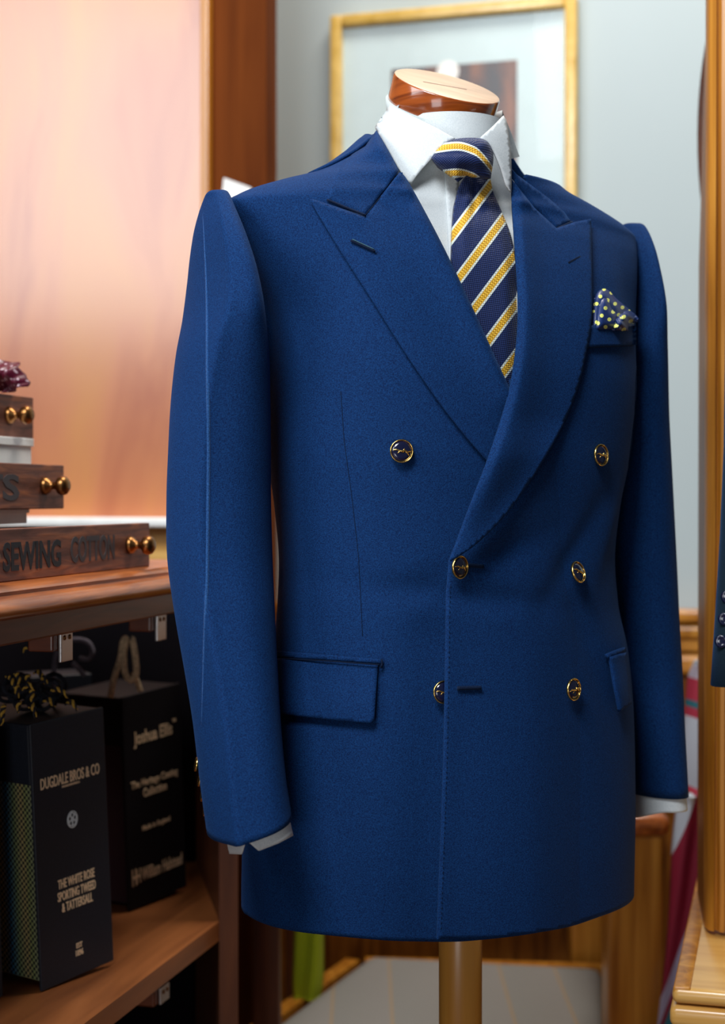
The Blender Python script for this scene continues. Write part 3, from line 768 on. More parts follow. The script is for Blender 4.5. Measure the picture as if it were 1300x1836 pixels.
# collar strip around the back of the neck
V3 = []; nseg = 60
for z, d in ((1.490, .004), (1.500, .005), (1.512, .0055), (1.522, .005), (1.527, .003), (1.526, .001)):
    a, ush, bf, bb, v0, ex = params(z)
    for k in range(nseg+1):
        q = math.radians(14)+(math.radians(172))*k/nseg
        r1 = (a+d)*math.cos(q); V3.append(L2W(r1, (bb+d)*math.sin(q)+v0 if math.sin(q) > 0 else (bf+d)*math.sin(q)+v0, z+.012*max(0, math.sin(q))**.7*smooth01((z-1.49)/.03)))
F3 = [(i*(nseg+1)+j, i*(nseg+1)+j+1, (i+1)*(nseg+1)+j+1, (i+1)*(nseg+1)+j) for i in range(5) for j in range(nseg)]
mbc = MB(); mbc.add(V1, F1); mbc.add(V2, F2); mbc.add(V3, F3)
o = mbc.build('collar', M['navy'], jk, True, True); m = o.modifiers.new('thickness', 'SOLIDIFY'); m.thickness = .0025; m.offset = -1
def offR(x, y):
    d = dseg(x, y, rollR); s = smooth01((y-500)/300)
    return .0062+.0075*smooth01((y-740)/90)+(.006+.006*s)*gauss(d-12, 28+18*s)-.003*smooth01(1-d/16)*(1-smooth01((y-800)/120))+.002*gauss(y-1000, 60)
lapR = [(917, 320)]+[q for q in rollR if q[1] > 324]+[(809, 1007)]+outerR[::-1]+[(1030, 398), (998, 409), (958, 372)]
lap2 = patch('lapel', lapR, GB, offR, M['navy'], jk, 5, .002)
hole([(1018, 472), (1041, 461)], lap2, .009, .0013)
strip('thread', densify([(1019, 470), (1040, 459)], 4), GB, .0108, .0004, M['navy_dark'], lap2)
strip('notch_seam', densify([(586, 358), (620, 372), (655, 386)], 5), GB, .0085, .0010, M['navy_dark'], lap)
strip('notch_seam', densify([(998, 410), (1026, 398)], 5), GB, .0085, .0010, M['navy_dark'], lap2)
strip('gorge_seam', densify([(655, 386), (700, 332), (717, 307)], 5), GB, .0072, .0004, M['navy_dark'], lap)
# darts, pockets
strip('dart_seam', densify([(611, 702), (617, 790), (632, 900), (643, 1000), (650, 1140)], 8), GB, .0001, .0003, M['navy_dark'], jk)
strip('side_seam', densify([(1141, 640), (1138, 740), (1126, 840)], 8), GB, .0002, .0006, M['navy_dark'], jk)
def dome(poly, amt, wd):
    lp = list(poly)+[poly[0]]
    return lambda x, y: amt*smooth01(dseg(x, y, lp)/wd)
fl = [(470, 1178), (560, 1184), (678, 1191), (677, 1200), (671, 1290), (666, 1297), (600, 1291), (500, 1280), (470, 1277)]
flp = patch('pocket_flap', fl, GB, lambda x, y: .0035+.0035*smooth01((y-1190)/90), M['navy'], jk, 6, .0025)
je = [(470, 1165), (500, 1167), (600, 1175), (682, 1182), (684, 1190), (600, 1184), (500, 1178), (470, 1176)]
patch('pocket_jetting', je, GB, dome(je, .002, 4) if 0 else (lambda x, y: .0035), M['navy'], flp, 4, .003)
strip('bar_tack', [(684, 1182), (685, 1187), (685, 1192), (683, 1197)], GB, .003, .0010, M['navy_dark'], flp)
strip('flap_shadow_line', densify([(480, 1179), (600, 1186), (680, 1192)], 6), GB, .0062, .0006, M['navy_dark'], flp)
fr = [(1094, 1178), (1112, 1172), (1124, 1170), (1128, 1200), (1133, 1262), (1112, 1276), (1102, 1225)]
flr = patch('pocket_flap', fr, GB, lambda x, y: .0045+.003*smooth01((y-1180)/70), M['navy'], jk, 5, .0025)
jr = [(1089, 1173), (1105, 1166), (1122, 1160), (1123, 1168), (1108, 1174), (1091, 1181)]
patch('pocket_jetting', jr, GB, .004, M['navy'], flr, 4, .003)
bp = [(1040, 584), (1064, 583), (1141, 584), (1142, 618), (1090, 620), (1040, 623)]
wl = patch('breast_pocket', bp, GB, lambda x, y: .0042, M['navy'], jk, 5, .003)
strip('welt_seam', densify([(1048, 623), (1090, 621), (1140, 619)], 5), GB, .0012, .0008, M['navy_dark'], wl)
hole([(836, 1013), (866, 1016)], jk, .0075, .0018)
hole([(820, 1234), (862, 1233)], jk, .0082, .0018)
# edge stitching: one dotted row of pick stitches
mb = MB()
for y in range(1050, 1670, 9):
    x = edge_x(y)+6; d = ray(x, y).normalized(); loc, nor, *_ = GB.ray_cast(CAM, d)
    if loc is not None:
        q = loc-d*.0080; mb.tube([q, q-Vector((0, 0, .0018))], .00028, 5)
mb.build('pick_stitching', M['navy_dark'], jk, True, True)
# buttons
def button(px, py, yaw, pitch, off, tilt=0, rad=.0099):
    d = ray(px, py).normalized(); loc, nor, *_ = GB.ray_cast(CAM, d); c = loc-d*off
    n = Vector((math.sin(yaw)*math.cos(pitch), -math.cos(yaw)*math.cos(pitch), math.sin(pitch)))
    z = n; x = Vector((math.cos(yaw), math.sin(yaw), 0)); y = z.cross(x)
    mt = Matrix((x, y, z)).transposed().to_4x4(); mt = Matrix.Translation(c) @ mt @ Matrix.Rotation(tilt, 4, 'Z')
    b = MB().lathe([(.001, -.004), (.002, -.004), (.002, -.001), (rad*.9, -.001), (rad*.9, .0010), (rad*.6, .0018), (rad*.3, .0022), (.0005, .0023)], mt, 40).build('button', M['enamel'], jk, True, True)
    mb = MB(); V = []
    nR, nr = 48, 10
    for i in range(nR):
        q = 2*math.pi*i/nR
        for k in range(nr):
            w_ = 2*math.pi*k/nr; rr = rad*.95+.00065*math.cos(w_); V.append(mt @ Vector((rr*math.cos(q), rr*math.sin(q), .0006+.0013*math.sin(w_))))
    mb.add(V, [(i*nr+k, i*nr+(k+1) % nr, ((i+1) % nR)*nr+(k+1) % nr, ((i+1) % nR)*nr+k) for i in range(nR) for k in range(nr)])
    mb.build('rim', M['gold'], b, True, True)
    # leaping long-tailed animal, gold
    pr = [(-.95, .05, .05), (-.6, .10, .10), (-.3, .02, .10), (0, -.04, .16), (.3, .0, .15), (.6, -.10, .10), (.95, -.05, .04)]
    mb = MB(); P = [mt @ Vector((a_*rad*.82, b_*rad+.0002, .0026-.0008*a_*a_)) for a_, b_, _ in pr]
    mb.tube(cat(P, 4), [float(np.interp(i/4, range(7), [q[2] for q in pr]))*rad*.6 for i in range(25)], 8)
    for (ax, bx, by) in ((.35, .75, -.36), (-.2, -.5, -.22), (.1, .35, .25)):
        mb.tube([mt @ Vector((ax*rad*.8, 0, .0024)), mt @ Vector((bx*rad*.8, by*rad, .0018))], [rad*.07, rad*.03], 6)
    mb.build('emblem', M['gold'], b, True, True)
    return b
ra = math.radians
button(720, 809, ra(8), ra(4), .004)
button(1077, 816, ra(44), ra(3), .004)
button(824, 1017, ra(46), ra(0), .013)
button(1036, 1026, ra(50), ra(18), .0085, -.25)
button(796, 1241, ra(18), ra(4), .001)
button(1028, 1236, ra(47), ra(2), .0085, .25)
# ------------------------------------------------------------------ sleeves
def sleeve(sig, fan, hang, evf, NA=144, ridge=None):
    """fan: list (beta deg, L), pivot; hang: list (y px, Lpx, Rpx, v, ev, tilt)"""
    (pu, pz), fl_ = fan
    rings = []
    for be, L, ev, vc in fl_:
        b = ra(be); d = Vector((sig*math.sin(b), 0, math.cos(b)))
        C = Vector((pu*sig, vc, pz))+d*(L/2); rings.append((C, d*(L/2), ev))
    for y, Lp, Rp, v, ev, tilt in hang:
        cp = (Lp+Rp)/2; r = ray(cp, y)
        # u so that local (u,v) lies on the viewing ray column
        k = r.x/r.y; u = (k*(JO.y+v*CP)-(JO.x-v*SP))/(CP-k*SP); Y = JO.y+u*SP+v*CP
        z = CZ+r.z/r.y*Y; hw = (Rp-Lp)/2*Y/F; ev = min(ev, hw*.9/SP); eu = math.sqrt(max(.006**2, (hw*hw-(ev*SP)**2)))/CP
        rings.append((Vector((u, v, z)), Vector((sig*eu, 0, tilt*eu)), ev))
    Cs = cat([r[0] for r in rings], 7); As = cat([r[1] for r in rings], 7); Es = cat([Vector((r[2], 0, 0)) for r in rings], 7)
    out = []
    N = len(Cs)
    for i, (C, A_, E) in enumerate(zip(Cs, As, Es)):
        row = []
        for k in range(NA):
            q = 2*math.pi*k/NA
            m_ = 1.0
            if ridge:
                ph, am = ridge; dq = (q-ph+math.pi) % (2*math.pi)-math.pi; tt_ = smooth01((i/N-.06)/.2)
                m_ += tt_*(am*math.exp(-math.sqrt(dq*dq+.0004)/.26)-am*.2)
            m_ += .012*math.sin(i*.13+3*q)*smooth01((i/N-.4)/.2)*.5
            p = C+A_*(math.cos(q)*m_)+Vector((0, E.x*math.sin(q)*m_, 0))
            row.append(L2W(p.x, p.y, p.z))
        out.append(row)
    return out
hangL = [(347, 384, 398, -.004, .012, 0), (350, 374, 404, -.004, .030, 0), (360, 364, 412, -.005, .050, 0), (380, 353, 422, -.008, .064, 0), (410, 342, 436, -.012, .072, 0), (450, 333, 452, -.015, .076, 0), (500, 325, 468, -.016, .076, 0), (560, 317, 480, -.017, .072, 0),
         (630, 309, 486, -.017, .066, 0), (720, 302, 487, -.016, .060, 0), (820, 298, 487, -.017, .056, 0), (900, 296, 487, -.020, .054, 0), (1000, 298, 490, -.028, .053, 0), (1100, 311, 495, -.042, .053, 0), (1200, 328, 500, -.056, .052, 0),
         (1300, 343, 506, -.070, .051, .05), (1400, 356, 514, -.084, .049, -.15), (1477, 368, 524, -.095, .047, -.30)]
rl = sleeve(-1, ((0, 0), []), hangL, None, ridge=(ra(-46), .24))
sl = mobj('sleeve', [p for r in rl for p in r], grid_faces(len(rl), 144), M['navy'], jk, True, True)
m = sl.modifiers.new('thickness', 'SOLIDIFY'); m.thickness = .002; m.offset = 1
hangR = [(402, 1124, 1138, 0, .012, 0), (406, 1112, 1146, 0, .03, 0), (416, 1100, 1152, 0, .05, 0), (440, 1085, 1159, 0, .064, 0), (480, 1070, 1167, 0, .07, 0), (560, 1054, 1177, 0, .068, 0), (640, 1044, 1185, 0, .062, 0),
         (750, 1040, 1193, 0, .056, 0), (850, 1046, 1199, 0, .055, 0), (1000, 1055, 1207, 0, .054, 0), (1100, 1065, 1211, 0, .053, 0), (1200, 1078, 1216, 0, .052, 0), (1300, 1092, 1220, -.005, .05, .0), (1418, 1112, 1226, -.01, .047, .0)]
rr_ = sleeve(1, ((0, 0), []), hangR, None)
sr = mobj('sleeve', [p for r in rr_ for p in r], grid_faces(len(rr_), 144), M['navy'], jk, True, True)
m = sr.modifiers.new('thickness', 'SOLIDIFY'); m.thickness = .002; m.offset = 1
SLB = BVHTree.FromPolygons([p for r in rl for p in r], grid_faces(len(rl), 144))
SLG = Guide(rl)
M['navy_highlight'] = cloth('crease_highlight_wool', (.006, .035, .12), (.02, .085, .25), sheen=.35, sc=1000, tint=(.5, .6, 1))  # lighter navy: highlight on the sleeve crease put into the colour
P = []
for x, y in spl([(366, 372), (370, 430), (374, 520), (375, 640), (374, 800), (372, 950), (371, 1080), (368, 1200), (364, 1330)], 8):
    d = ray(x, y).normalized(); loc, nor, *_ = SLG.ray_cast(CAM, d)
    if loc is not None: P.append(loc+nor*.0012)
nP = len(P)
MB().tube(P, [.0018*math.sin(math.pi*(.04+.92*i/(nP-1)))**.5 for i in range(nP)], 10).build('crease_highlight', M['navy_highlight'], sl, True, True)  # thin raised tube carrying the painted highlight along the pressed crease
for px, py in ((352, 1370), (358, 1397), (363, 1424), (368, 1450)):
    c = at(px, py, 1.245); n_ = Vector((-.96, -.18, .18)); q = n_.to_track_quat('Z', 'Y').to_matrix().to_4x4(); mt = Matrix.Translation(c) @ q
    b = MB().lathe([(.0015, -.008), (.0015, -.001), (.0058, -.001), (.0062, .0002), (.0055, .001), (.001, .0016)], mt, 24).build('sleeve_button', M['gold'], sl, True, True)
# sleeve head seams
# ================================================================== SHIRT
sh = thing('dress_shirt', 'white dress shirt worn under the navy jacket, with cutaway collar and white cuffs', 'shirt', L2W(0, 0, 1.1))
keep = [r for r, z in zip(SROWS, zlevels(1.12, 1.575)) if z < 1.545]
o = mobj('shirt_body', [p for r in keep for p in r], grid_faces(len(keep), NR), M['shirt'], sh, True, True)
fo = spl([(699, 188), (735, 206), (780, 228), (816, 248)], 5)
leafL = fo+spl([(800, 256), (785, 270), (772, 286), (752, 308), (737, 328)], 5)[0:]+[(728, 322), (712, 298), (695, 268), (678, 240), (672, 228)]
patch('collar_leaf', leafL, CB, lambda x, y: .0025+.003*smooth01((y-200)/100), M['shirt'], sh, 5, .0018)
leafR = spl([(862, 246), (884, 226), (903, 207)], 5)+spl([(908, 215), (913, 245), (917, 290), (917, 345)], 5)+spl([(908, 332), (898, 300), (884, 270), (866, 252)], 5)
patch('collar_leaf', leafR, CB, lambda x, y: .0025+.003*smooth01((y-200)/100), M['shirt'], sh, 5, .0018)
# collar fall round the back
V3 = []; rings_ = ((1.525, .004), (1.545, .0025), (1.560, .0015), (1.5665, 0), (1.560, -.0015), (1.53, -.002))
for z, d in rings_:
    a, ush, bf, bb, v0, ex = coll_tab(z)
    for k in range(nseg+1):
        q = ra(-4)+ra(190)*k/nseg; V3.append(L2W((a+d)*math.cos(q), ((bb if math.sin(q) > 0 else bf)+d)*math.sin(q)+v0, z-.006+.004*math.cos(q)+.004*max(0, math.sin(q))))
mobj('collar_fall', V3, [(i*(nseg+1)+j, i*(nseg+1)+j+1, (i+1)*(nseg+1)+j+1, (i+1)*(nseg+1)+j) for i in range(5) for j in range(nseg)], M['shirt'], sh, True, True)
pl = [(800, 322), (812, 322), (835, 420), (838, 520), (826, 520), (800, 420)]
pl = [(797, 300), (822, 300), (822, 420), (820, 500), (806, 470), (803, 400)]
patch('placket', pl, SB, .0012, M['shirt'], sh, 6, .001)
# cuffs
def innertube(rows, sc, i0, ext):
    out = []
    for r in rows[i0:]:
        c = sum(r, Vector())/len(r); out.append([c+(p-c)*sc for p in r])
    d = (sum(rows[-1], Vector())-sum(rows[-4], Vector()))/len(rows[-1]); d.normalize()
    for k in range(1, 7): out.append([p+d*(ext*k/6) for p in out[len(rows)-i0-1]])
    return out
top = rl[-5]; c = sum(rl[-1], Vector())/len(top); rows_c = []
CY = [(380, 1528), (400, 1528), (409, 1531), (433, 1532), (441, 1510), (449, 1513), (464, 1526), (500, 1512), (530, 1496)]
for t in [k/8 for k in range(9)]:
    row = []
    for k, p in enumerate(rl[-1]):
        a_ = p-c; q = c+Vector((a_.x*(.84+.0*t)+.0075*t+.001, a_.y*.84, 0)); q.z = 0
        x_, _y = pix(Vector((q.x, q.y, .93)))
        front = math.sin(2*math.pi*k/144) < .1
        yb = float(np.interp(x_, [e[0] for e in CY], [e[1] for e in CY])) if front else 1508-(x_-400)*.16
        r_ = ray(650, yb); zb = CZ+r_.z/r_.y*q.y; zt = p.z+.02
        q.z = zt*(1-t)+zb*t; row.append(q)
    rows_c.append(row)
o = mobj('cuff', [p for r in rows_c for p in r], grid_faces(9, 144), M['shirt'], sh, True, True); m = o.modifiers.new('thickness', 'SOLIDIFY'); m.thickness = .0012
it = innertube(rr_, .90, len(rr_)-8, .014)
for r in it[-6:]:
    for j, p in enumerate(r): r[j] = p+Vector((0, 0, -.012*smooth01((1200-pix(p)[0])/80)))
o = mobj('cuff', [p for r in it for p in r], grid_faces(len(it), 144), M['shirt'], sh, True, True); m = o.modifiers.new('thickness', 'SOLIDIFY'); m.thickness = .0012
# ================================================================== TIE
ti = thing('necktie', 'navy woven silk necktie with gold and white diagonal stripes, knotted in the white collar', 'necktie', L2W(0, -.08, 1.2))
blade = [(838, 312), (826, 332), (815, 375), (812, 430), (813, 500), (830, 560), (868, 640), (905, 715), (935, 720), (945, 640), (936, 560), (929, 490), (920, 430), (902, 385), (886, 345), (878, 316)]
blade = spl([(838, 312), (824, 338), (815, 378), (812, 430), (812, 500), (828, 565), (868, 645), (905, 718)], 4)+spl([(940, 718), (944, 640), (937, 560), (929, 490), (917, 425), (900, 380), (885, 345), (878, 314)], 4)
def blade_off(x, y):
    d = dseg(x, y, blade+[blade[0]]); return .006+.0045*smooth01(d/22)+.004*gauss(y-312, 45)-.003*gauss(x-850, 5)*smooth01((y-312)/20)*smooth01((420-y)/60)-.003*smooth01((y-450)/100)-.005*smooth01((x-905)/25)*smooth01((y-470)/60)
def tieuv(x, y):
    c = (x*115+y*86)/143.6; e = (x*86-y*115)/143.6
    return e/55, (c-957.7)/55+.5
patch('blade', blade, SB, blade_off, M['tie'], ti, 5, .004, tieuv)
kn = spl([(773, 283), (786, 266), (806, 252), (835, 247), (866, 249), (880, 262), (885, 284), (880, 320)], 4)+spl([(850, 316), (836, 312), (818, 318), (800, 308), (784, 297)], 4)
def knot_off(x, y):
    d = dseg(x, y, kn+[kn[0]]); return .007+.013*math.sqrt(min(1, d/34))+.001*math.sin((y-250)*.2)
def knotuv(x, y):
    f = float(herm([765, 790, 820, 850, 878, 890], [270, 265, 262, 270, 298, 318], x)); return (x-780)/50, (y-f)/48+.5
patch('knot', kn, CB, knot_off, M['tie'], ti, 4, .006, knotuv)
tl_ = [(806, 314), (824, 322), (838, 312), (836, 300), (806, 300)]
patch('tail', [(800, 306), (822, 326), (840, 312), (840, 300), (804, 298)], CB, .003, M['tie'], ti, 4, .002, lambda x, y: (x/50, (y-262)/48+.5))
# ================================================================== POCKET SQUARE
ps = thing('pocket_square', 'navy silk pocket square with yellow spots, puffed out of the breast pocket', 'pocket square', at(1100, 580, 1.39))
def duv(x, y): return (x-1060)/16.5, (y-515)/16.5
back = spl([(1062, 590), (1063, 560), (1068, 530), (1080, 518), (1092, 521), (1104, 534), (1118, 546), (1130, 556), (1136, 566)], 4)+[(1138, 590)]
lob = spl([(1068, 592), (1069, 565), (1074, 540), (1083, 531), (1094, 536), (1100, 552), (1108, 560), (1110, 575)], 4)+[(1110, 592)]
rt = spl([(1098, 594), (1103, 574), (1112, 562), (1124, 556), (1132, 558), (1145, 570), (1142, 578), (1130, 580)], 4)+[(1126, 594)]
def lobe(poly, base, amt, wd, rip=0):
    lp = poly+[poly[0]]
    return lambda x, y: base+amt*math.sqrt(min(1, dseg(x, y, lp)/wd))+rip*math.sin((x-y)*.45)
patch('back_fold', back, GB, lobe(back, .001, .005, 12), M['dots'], ps, 3, .0015, duv)
patch('front_fold', lob, GB, lobe(lob, .003, .0055, 12), M['dots'], ps, 3, .0015, lambda x, y: ((x-1062)/17, (y-520)/17+.3))
patch('side_fold', rt, GB, lobe(rt, .003, .009, 11, .0012), M['dots'], ps, 3, .0015, lambda x, y: ((x-1060)/19+(y-500)/60, (y-519)/19))
# ================================================================== TAILOR DUMMY
NC = L2W(0, -.02, 0)
dm = thing('tailor_dummy', 'tailor dummy with a varnished wooden neck cap and round wooden pole, under the navy jacket', 'mannequin', (0.092, 1.41, 0))
def local(p): return Vector(p)-dm.location
ax = Vector((SP*math.sin(ra(30)), -CP*math.sin(ra(30)), math.cos(ra(30))))
xa = Vector((CP, SP, 0)); ya = ax.cross(xa)
ct = at(802, 153, 1.392)
mtc = Matrix.Translation(local(ct)) @ Matrix((xa, ya, ax)).transposed().to_4x4()
MB().lathe([(.0495, -.030), (.0505, -.028), (.0505, -.002), (.0498, -.0006)], mtc, 72, 1, 1.0).build('neck_cap', M['capside'], dm, True)
crease(MB().lathe([(.0498, -.0006), (.0485, 0), (.001, .00005)], mtc, 72).build('cap_top', M['capwood'], dm, True), 30)
MB().box(-.022, .022, -.0006, .0006, -.0005, .0003).build('cap_slot', M['mahog'], dm).matrix_local = mtc @ Matrix.Translation((-.004, -.003, 0)) @ Matrix.Rotation(-.12, 4, 'Z')
# cloth covered neck: cut by the tilted plane under the cap
V = []; nn_ = 72; lv = 16
cb = ct-ax*.024
for i in range(lv+1):
    t = i/lv
    for k in range(nn_):
        q = 2*math.pi*k/nn_; top = cb+xa*(.0525*math.cos(q))+ya*(.0525*math.sin(q)); bot = NC+xa*(.055*math.cos(q))+Vector((-SP, CP, 0))*(.055*math.sin(q)); bot.z = 1.44
        V.append(local(bot*(1-t)+top*t))
mobj('neck', V, grid_faces(lv+1, nn_)+[tuple(lv*nn_+k for k in range(nn_))], M['neckcloth'], dm, True)
mb = MB(); mb.tube([(0, 0, .03), (0, 0, 1.40)], .0285 if 0 else .0203*1.0, 40); mb.build('pole', M['pole'], dm, True)
MB().lathe([(.17, 0), (.17, .012), (.15, .022), (.05, .03), (.03, .05), (.022, .06)], n=48).build('base', M['pole'], dm, True)
# ================================================================== RIGHT OAK CABINET
Yc = 1.60
oc = thing('oak_cabinet', 'golden oak cabinet with moulded upright and stepped base at the right frame edge', 'cabinet', at(1270, 1500, Yc).xy.to_3d())
ol = oc.location
def X(px, Y=Yc): return at(px, 900, Y).x-ol.x
def ZZ(py, Y=Yc): return at(650, py, Y).z
z1_, z0_ = 2.4, at(650, 1664, 1.6).z+.05
mb = MB()
profm = [(X(1267), 0), (X(1269), -.008), (X(1277), -.014), (X(1279), -.008), (X(1283), -.008), (X(1286), -.016), (X(1293), -.018), (X(1297), -.010), (X(1302), -.010), (X(1330), -.010), (X(1330), .01), (X(1267), .01)]
n = len(profm); V = [(x, y, z0_-.05) for x, y in profm]+[(x, y, z1_) for x, y in profm]
o = mobj('moulded_upright', V, [tuple(range(n)), tuple(range(n, 2*n))[::-1]]+[(i, n+i, n+(i+1) % n, (i+1) % n) for i in range(n)], M['oak'], oc); crease(o, 40)
Yb = 1.74
sx0 = at(1252, 900, Yb).x-ol.x
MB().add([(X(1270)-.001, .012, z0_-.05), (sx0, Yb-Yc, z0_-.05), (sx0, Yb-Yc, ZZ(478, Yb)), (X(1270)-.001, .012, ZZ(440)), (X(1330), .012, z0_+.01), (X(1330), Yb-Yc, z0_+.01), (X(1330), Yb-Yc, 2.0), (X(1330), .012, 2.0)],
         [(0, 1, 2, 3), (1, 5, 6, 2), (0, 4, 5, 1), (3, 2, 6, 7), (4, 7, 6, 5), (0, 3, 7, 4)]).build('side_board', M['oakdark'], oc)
# base: flat top with a raised rim and rounded nosings, squared up with the room
ca = at(1207, 1768, 1.42); ob_ = ca.copy(); ob_.z = 0
def oakpart(name, mb, mat):
    rot = Matrix.Rotation(PHI, 4, 'Z'); o = mb.build(name, mat, None, True); o.parent = oc
    o.matrix_local = Matrix.Translation(Vector((ob_.x, ob_.y, 0))-oc.location) @ rot; crease(o, 40); return o
zl_ = ca.z; zn = at(1207, 1801, 1.42).z; zn2 = at(1207, 1840, 1.42).z
oakpart('ledge', MB().box(.016, .5, .012, .52, zl_-.01, zl_-.0015), M['oaklight'])
oakpart('rim', MB().box(.0, .0165, .0, .52, zl_-.012, zl_, .002), M['oak'])
oakpart('nosing', MB().box(-.001, .5, -.002, .52, zn+.001, zl_-.001, .006), M['oaklight'])
oakpart('nosing', MB().box(-.003, .5, -.004, .52, zn2, zn-.001, .006), M['oaklight'])
oakpart('base', MB().box(.012, .5, .012, .51, .0, zn2), M['oak'])
# oval mirror seen edge-on beside the cabinet
mc = at(1270, 245, 1.95)
om = thing('oval_mirror', 'dark oval wooden mirror seen from the side, behind the oak upright', 'mirror', mc)
mtm = Matrix.Rotation(ra(14), 4, 'Z') @ Matrix.Rotation(math.pi/2, 4, 'X')
hz = .25
mb = MB(); V = []; nR, nr = 64, 12
for i in range(nR):
    q = 2*math.pi*i/nR
    for k in range(nr):
        w_ = 2*math.pi*k/nr; rr = 1+.30*math.cos(w_)
        V.append(Matrix.Rotation(ra(14), 4, 'Z') @ Vector((.0+.068*rr*math.cos(q)+.073, .010*math.sin(w_), hz*.93*(1+.06*math.cos(w_))*math.sin(q))))
mb.add(V, [(i*nr+k, i*nr+(k+1) % nr, ((i+1) % nR)*nr+(k+1) % nr, ((i+1) % nR)*nr+k) for i in range(nR) for k in range(nr)])
mb.build('frame', nospec(wood('dark_mirror_frame', (.03, .008, .004), (.14, .04, .012), scale=(20, 20, 9), rough=.5, coat=.05), .2), om, True)
V = [Matrix.Rotation(ra(14), 4, 'Z') @ Vector((.073+.08*math.cos(2*math.pi*k/48), y, hz*.9*math.sin(2*math.pi*k/48))) for y in (-.002, .002) for k in range(48)]
mobj('mirror_glass', V, [tuple(range(48)), tuple(range(48, 96))[::-1]]+[(k, 48+k, 48+(k+1) % 48, (k+1) % 48) for k in range(48)], plain('dark_mirror', (.05, .04, .06), .15, 1), om)
# dark jacket hanging in front of the oak cabinet
hj = thing('hanging_jacket', 'charcoal jacket sleeve with dark buttons, hanging by the oak upright at the right frame edge', 'jacket', at(1330, 1130, 1.42))
iv = hj.location
rows = []
for (py, l_, r_) in ((560, 1306, 1420), (800, 1303, 1415), (960, 1296, 1408), (1060, 1290, 1402), (1140, 1285, 1396), (1222, 1279, 1390)):
    c = at((l_+r_)/2, py, 1.42); hw = (r_-l_)/2*1.42/F
    rows.append([c-iv+Vector((hw*math.cos(2*math.pi*k/40), .03*math.sin(2*math.pi*k/40), .004*math.cos(2*math.pi*k/40)*(py > 1200))) for k in range(40)])
o = mobj('sleeve', [p for r in rows for p in r], grid_faces(len(rows), 40), M['black'], hj, True); m = o.modifiers.new('t', 'SOLIDIFY'); m.thickness = .002
for px, py in ((1293, 1150), (1299, 1110), (1304, 1070)):
    c = at(px, py, 1.402)-iv; q = Vector((-.45, -.9, 0)).to_track_quat('Z', 'Y').to_matrix().to_4x4()
    MB().lathe([(.001, -.003), (.0055, -.003), (.0062, 0), (.005, .0012), (.0035, .0004), (.001, .0004)], Matrix.Translation(c) @ q, 24).build('button', M['enamel'], o, True)
# striped scarves hanging behind
def scarf(name, cols, Y, mat, label, cat_, depth=.03):
    """cols: list (py, lpx, rpx)"""
    c0 = at((cols[0][1]+cols[0][2])/2, cols[-1][0], Y); t = []
    n = 24
    ys = cat([Vector(c) for c in cols], 6)
    for c in ys:
        r = []
        for k in range(2*n):
            s = (k if k < n else 2*n-1-k)/(n-1); fr_ = -1 if k < n else 1
            p = at(c.y+(c.z-c.y)*s, c.x, Y); bul = depth*math.sin(math.pi*s)**.6*.5*fr_+.006*math.sin(s*9+c.x*.01)
            r.append(p+Vector((0, bul, 0))-c0)
        t.append(r)
    o = mobj(name, [p for r in t for p in r], grid_faces(len(t), 2*n)+[tuple(range(2*n)), tuple((len(t)-1)*2*n+k for k in range(2*n))[::-1]], mat, None, True)
    o.location = c0; tagm(o, label, cat_); return o
scarf('striped_scarf', [(1185, 1243, 1300), (1215, 1232, 1310), (1280, 1227, 1310), (1350, 1224, 1310), (1418, 1226, 1310)], 2.15, M['stripeA'], 'white scarf with red and teal stripes hanging between the jacket sleeve and oak upright', 'scarf')
scarf('crimson_scarf', [(1425, 1216, 1268), (1520, 1205, 1266), (1600, 1200, 1264), (1700, 1192, 1258), (1836, 1178, 1250), (1950, 1170, 1245)], 2.0, M['stripeB'], 'crimson scarf with a pale stripe, hanging lower down beside the oak cabinet base', 'scarf')
# ================================================================== ARMCHAIR
ac = thing('armchair', 'wooden armchair with a grey striped upholstered seat, behind the dummy pole', 'armchair', (.13, 2.3, 0))
al = ac.location
def zpl(px, py, z): r = ray(px, py); k = (z-CZ)/r.z; p = CAM+r*k; return Vector((p.x-al.x, p.y-al.y, z))
SZ = .47
c_ = [zpl(440, 1858, SZ), zpl(655, 1706, SZ), zpl(1086, 1728, SZ), zpl(1094, 1900, SZ)]
N = 28; V = []
for i in range(N+1):
    for j in range(N+1):
        s, t = i/N, j/N; p = (c_[0]*(1-t)+c_[1]*t)*(1-s)+(c_[3]*(1-t)+c_[2]*t)*s
        e = min(s, 1-s, t, 1-t); V.append(p+Vector((0, 0, -.03+.03*math.sqrt(min(1, e/.06)))))
Fs = [(i*(N+1)+j, (i+1)*(N+1)+j, (i+1)*(N+1)+j+1, i*(N+1)+j+1) for i in range(N) for j in range(N)]
o = mobj('seat_cushion', V, Fs, M['seat'], ac, True); m = o.modifiers.new('t', 'SOLIDIFY'); m.thickness = .04; m.offset = -1
def rail(a, b, w_, h_, mat, name, zt_=SZ-.012):
    d = (b-a); d.z = 0; d.normalize(); n_ = Vector((d.y, -d.x, 0))*w_
    MB().prism([(a.x-n_.x, a.y-n_.y), (b.x-n_.x, b.y-n_.y), (b.x+n_.x, b.y+n_.y), (a.x+n_.x, a.y+n_.y)], zt_-h_, zt_).build(name, mat, ac)
rail(c_[0]+Vector((-.02, 0, 0)), c_[1]+Vector((-.02, 0, 0)), .012, .07, M['oak'], 'seat_rail')
rail(c_[3]+Vector((.012, 0, 0)), c_[2]+Vector((.012, 0, 0)), .010, .07, M['oaklight'], 'seat_rail', SZ+.0)
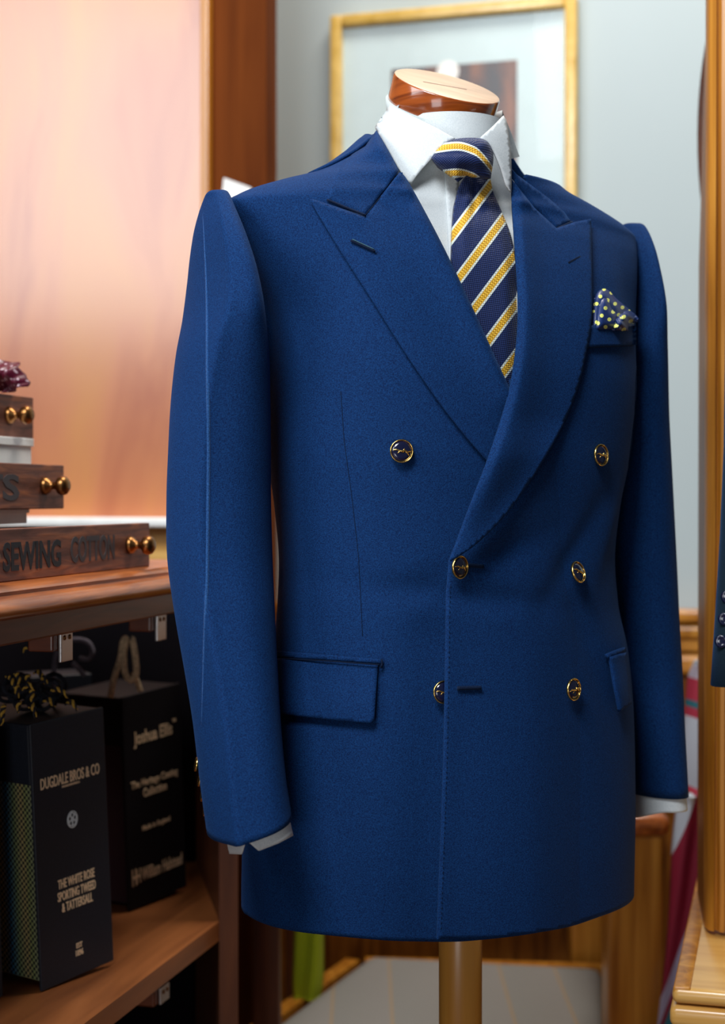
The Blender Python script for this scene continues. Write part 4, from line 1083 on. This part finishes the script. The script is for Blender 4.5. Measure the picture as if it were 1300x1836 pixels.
rail(c_[1], c_[2]+Vector((.0, .03, 0)), .012, .07, M['oak'], 'seat_rail')
# right arm
pa = at(1140, 1470, 2.02)-al; pb = at(1204, 1470, 2.02)-al; za, zb_ = at(650, 1462, 2.02).z, at(650, 1502, 2.02).z
MB().box(pa.x-.02, pb.x, pa.y, pa.y+.48, zb_, za, .012).build('arm', M['mahog_edge'], ac, True)
MB().box(pa.x-.035, pb.x-.008, pa.y+.012, pa.y+.07, 0, zb_, .004).build('leg', M['oak'], ac)
MB().box(pa.x-.03, pb.x-.02, pa.y+.40, pa.y+.45, 0, .92, .004).build('leg', M['oak'], ac)
xl = -.105-al.x
MB().box(xl-.06, xl+.0, pa.y+.0, pa.y+.48, zb_, za, .012).build('arm', M['case'], ac, True)
MB().box(xl-.045, xl-.008, pa.y+.03, pa.y+.075, 0, zb_, .004).build('leg', M['case'], ac)
MB().box(xl-.02, xl+.03, pa.y+.42, pa.y+.46, 0, .92, .004).build('leg', M['case'], ac)
mb = MB(); mb.box(xl, pa.x, pa.y+.43, pa.y+.46, .85, .93, .006); mb.box(xl, pa.x, pa.y+.43, pa.y+.45, .55, .61, .004)
for k in range(5):
    x = xl+.09+k*(pa.x-xl-.18)/4; mb.box(x-.015, x+.015, pa.y+.435, pa.y+.448, .6, .86)
mb.build('backrest', M['oak'], ac)
# lime cloth
o = scarf('lime_cloth', [(1478, 532, 582), (1560, 530, 582), (1700, 527, 581), (1760, 525, 580), (1788, 527, 575)], 2.22, M['lime'], 'lime green cloth hanging beside the left arm of the armchair', 'cloth', .02)

cd = thing('paper_card', 'small white card propped on the brown side post behind the near shoulder', 'card', at(418, 338, 2.24), PHI)
MB().add([(-.020, 0, -.03), (.028, 0, -.03), (.028, 0, .0), (-.015, 0, .017), (-.020, .003, -.03), (.028, .003, -.03), (.028, .003, .0), (-.015, .003, .017)], [(0, 1, 2, 3), (4, 7, 6, 5), (0, 4, 5, 1), (1, 5, 6, 2), (2, 6, 7, 3), (3, 7, 4, 0)]).build('card', M['white'], cd)
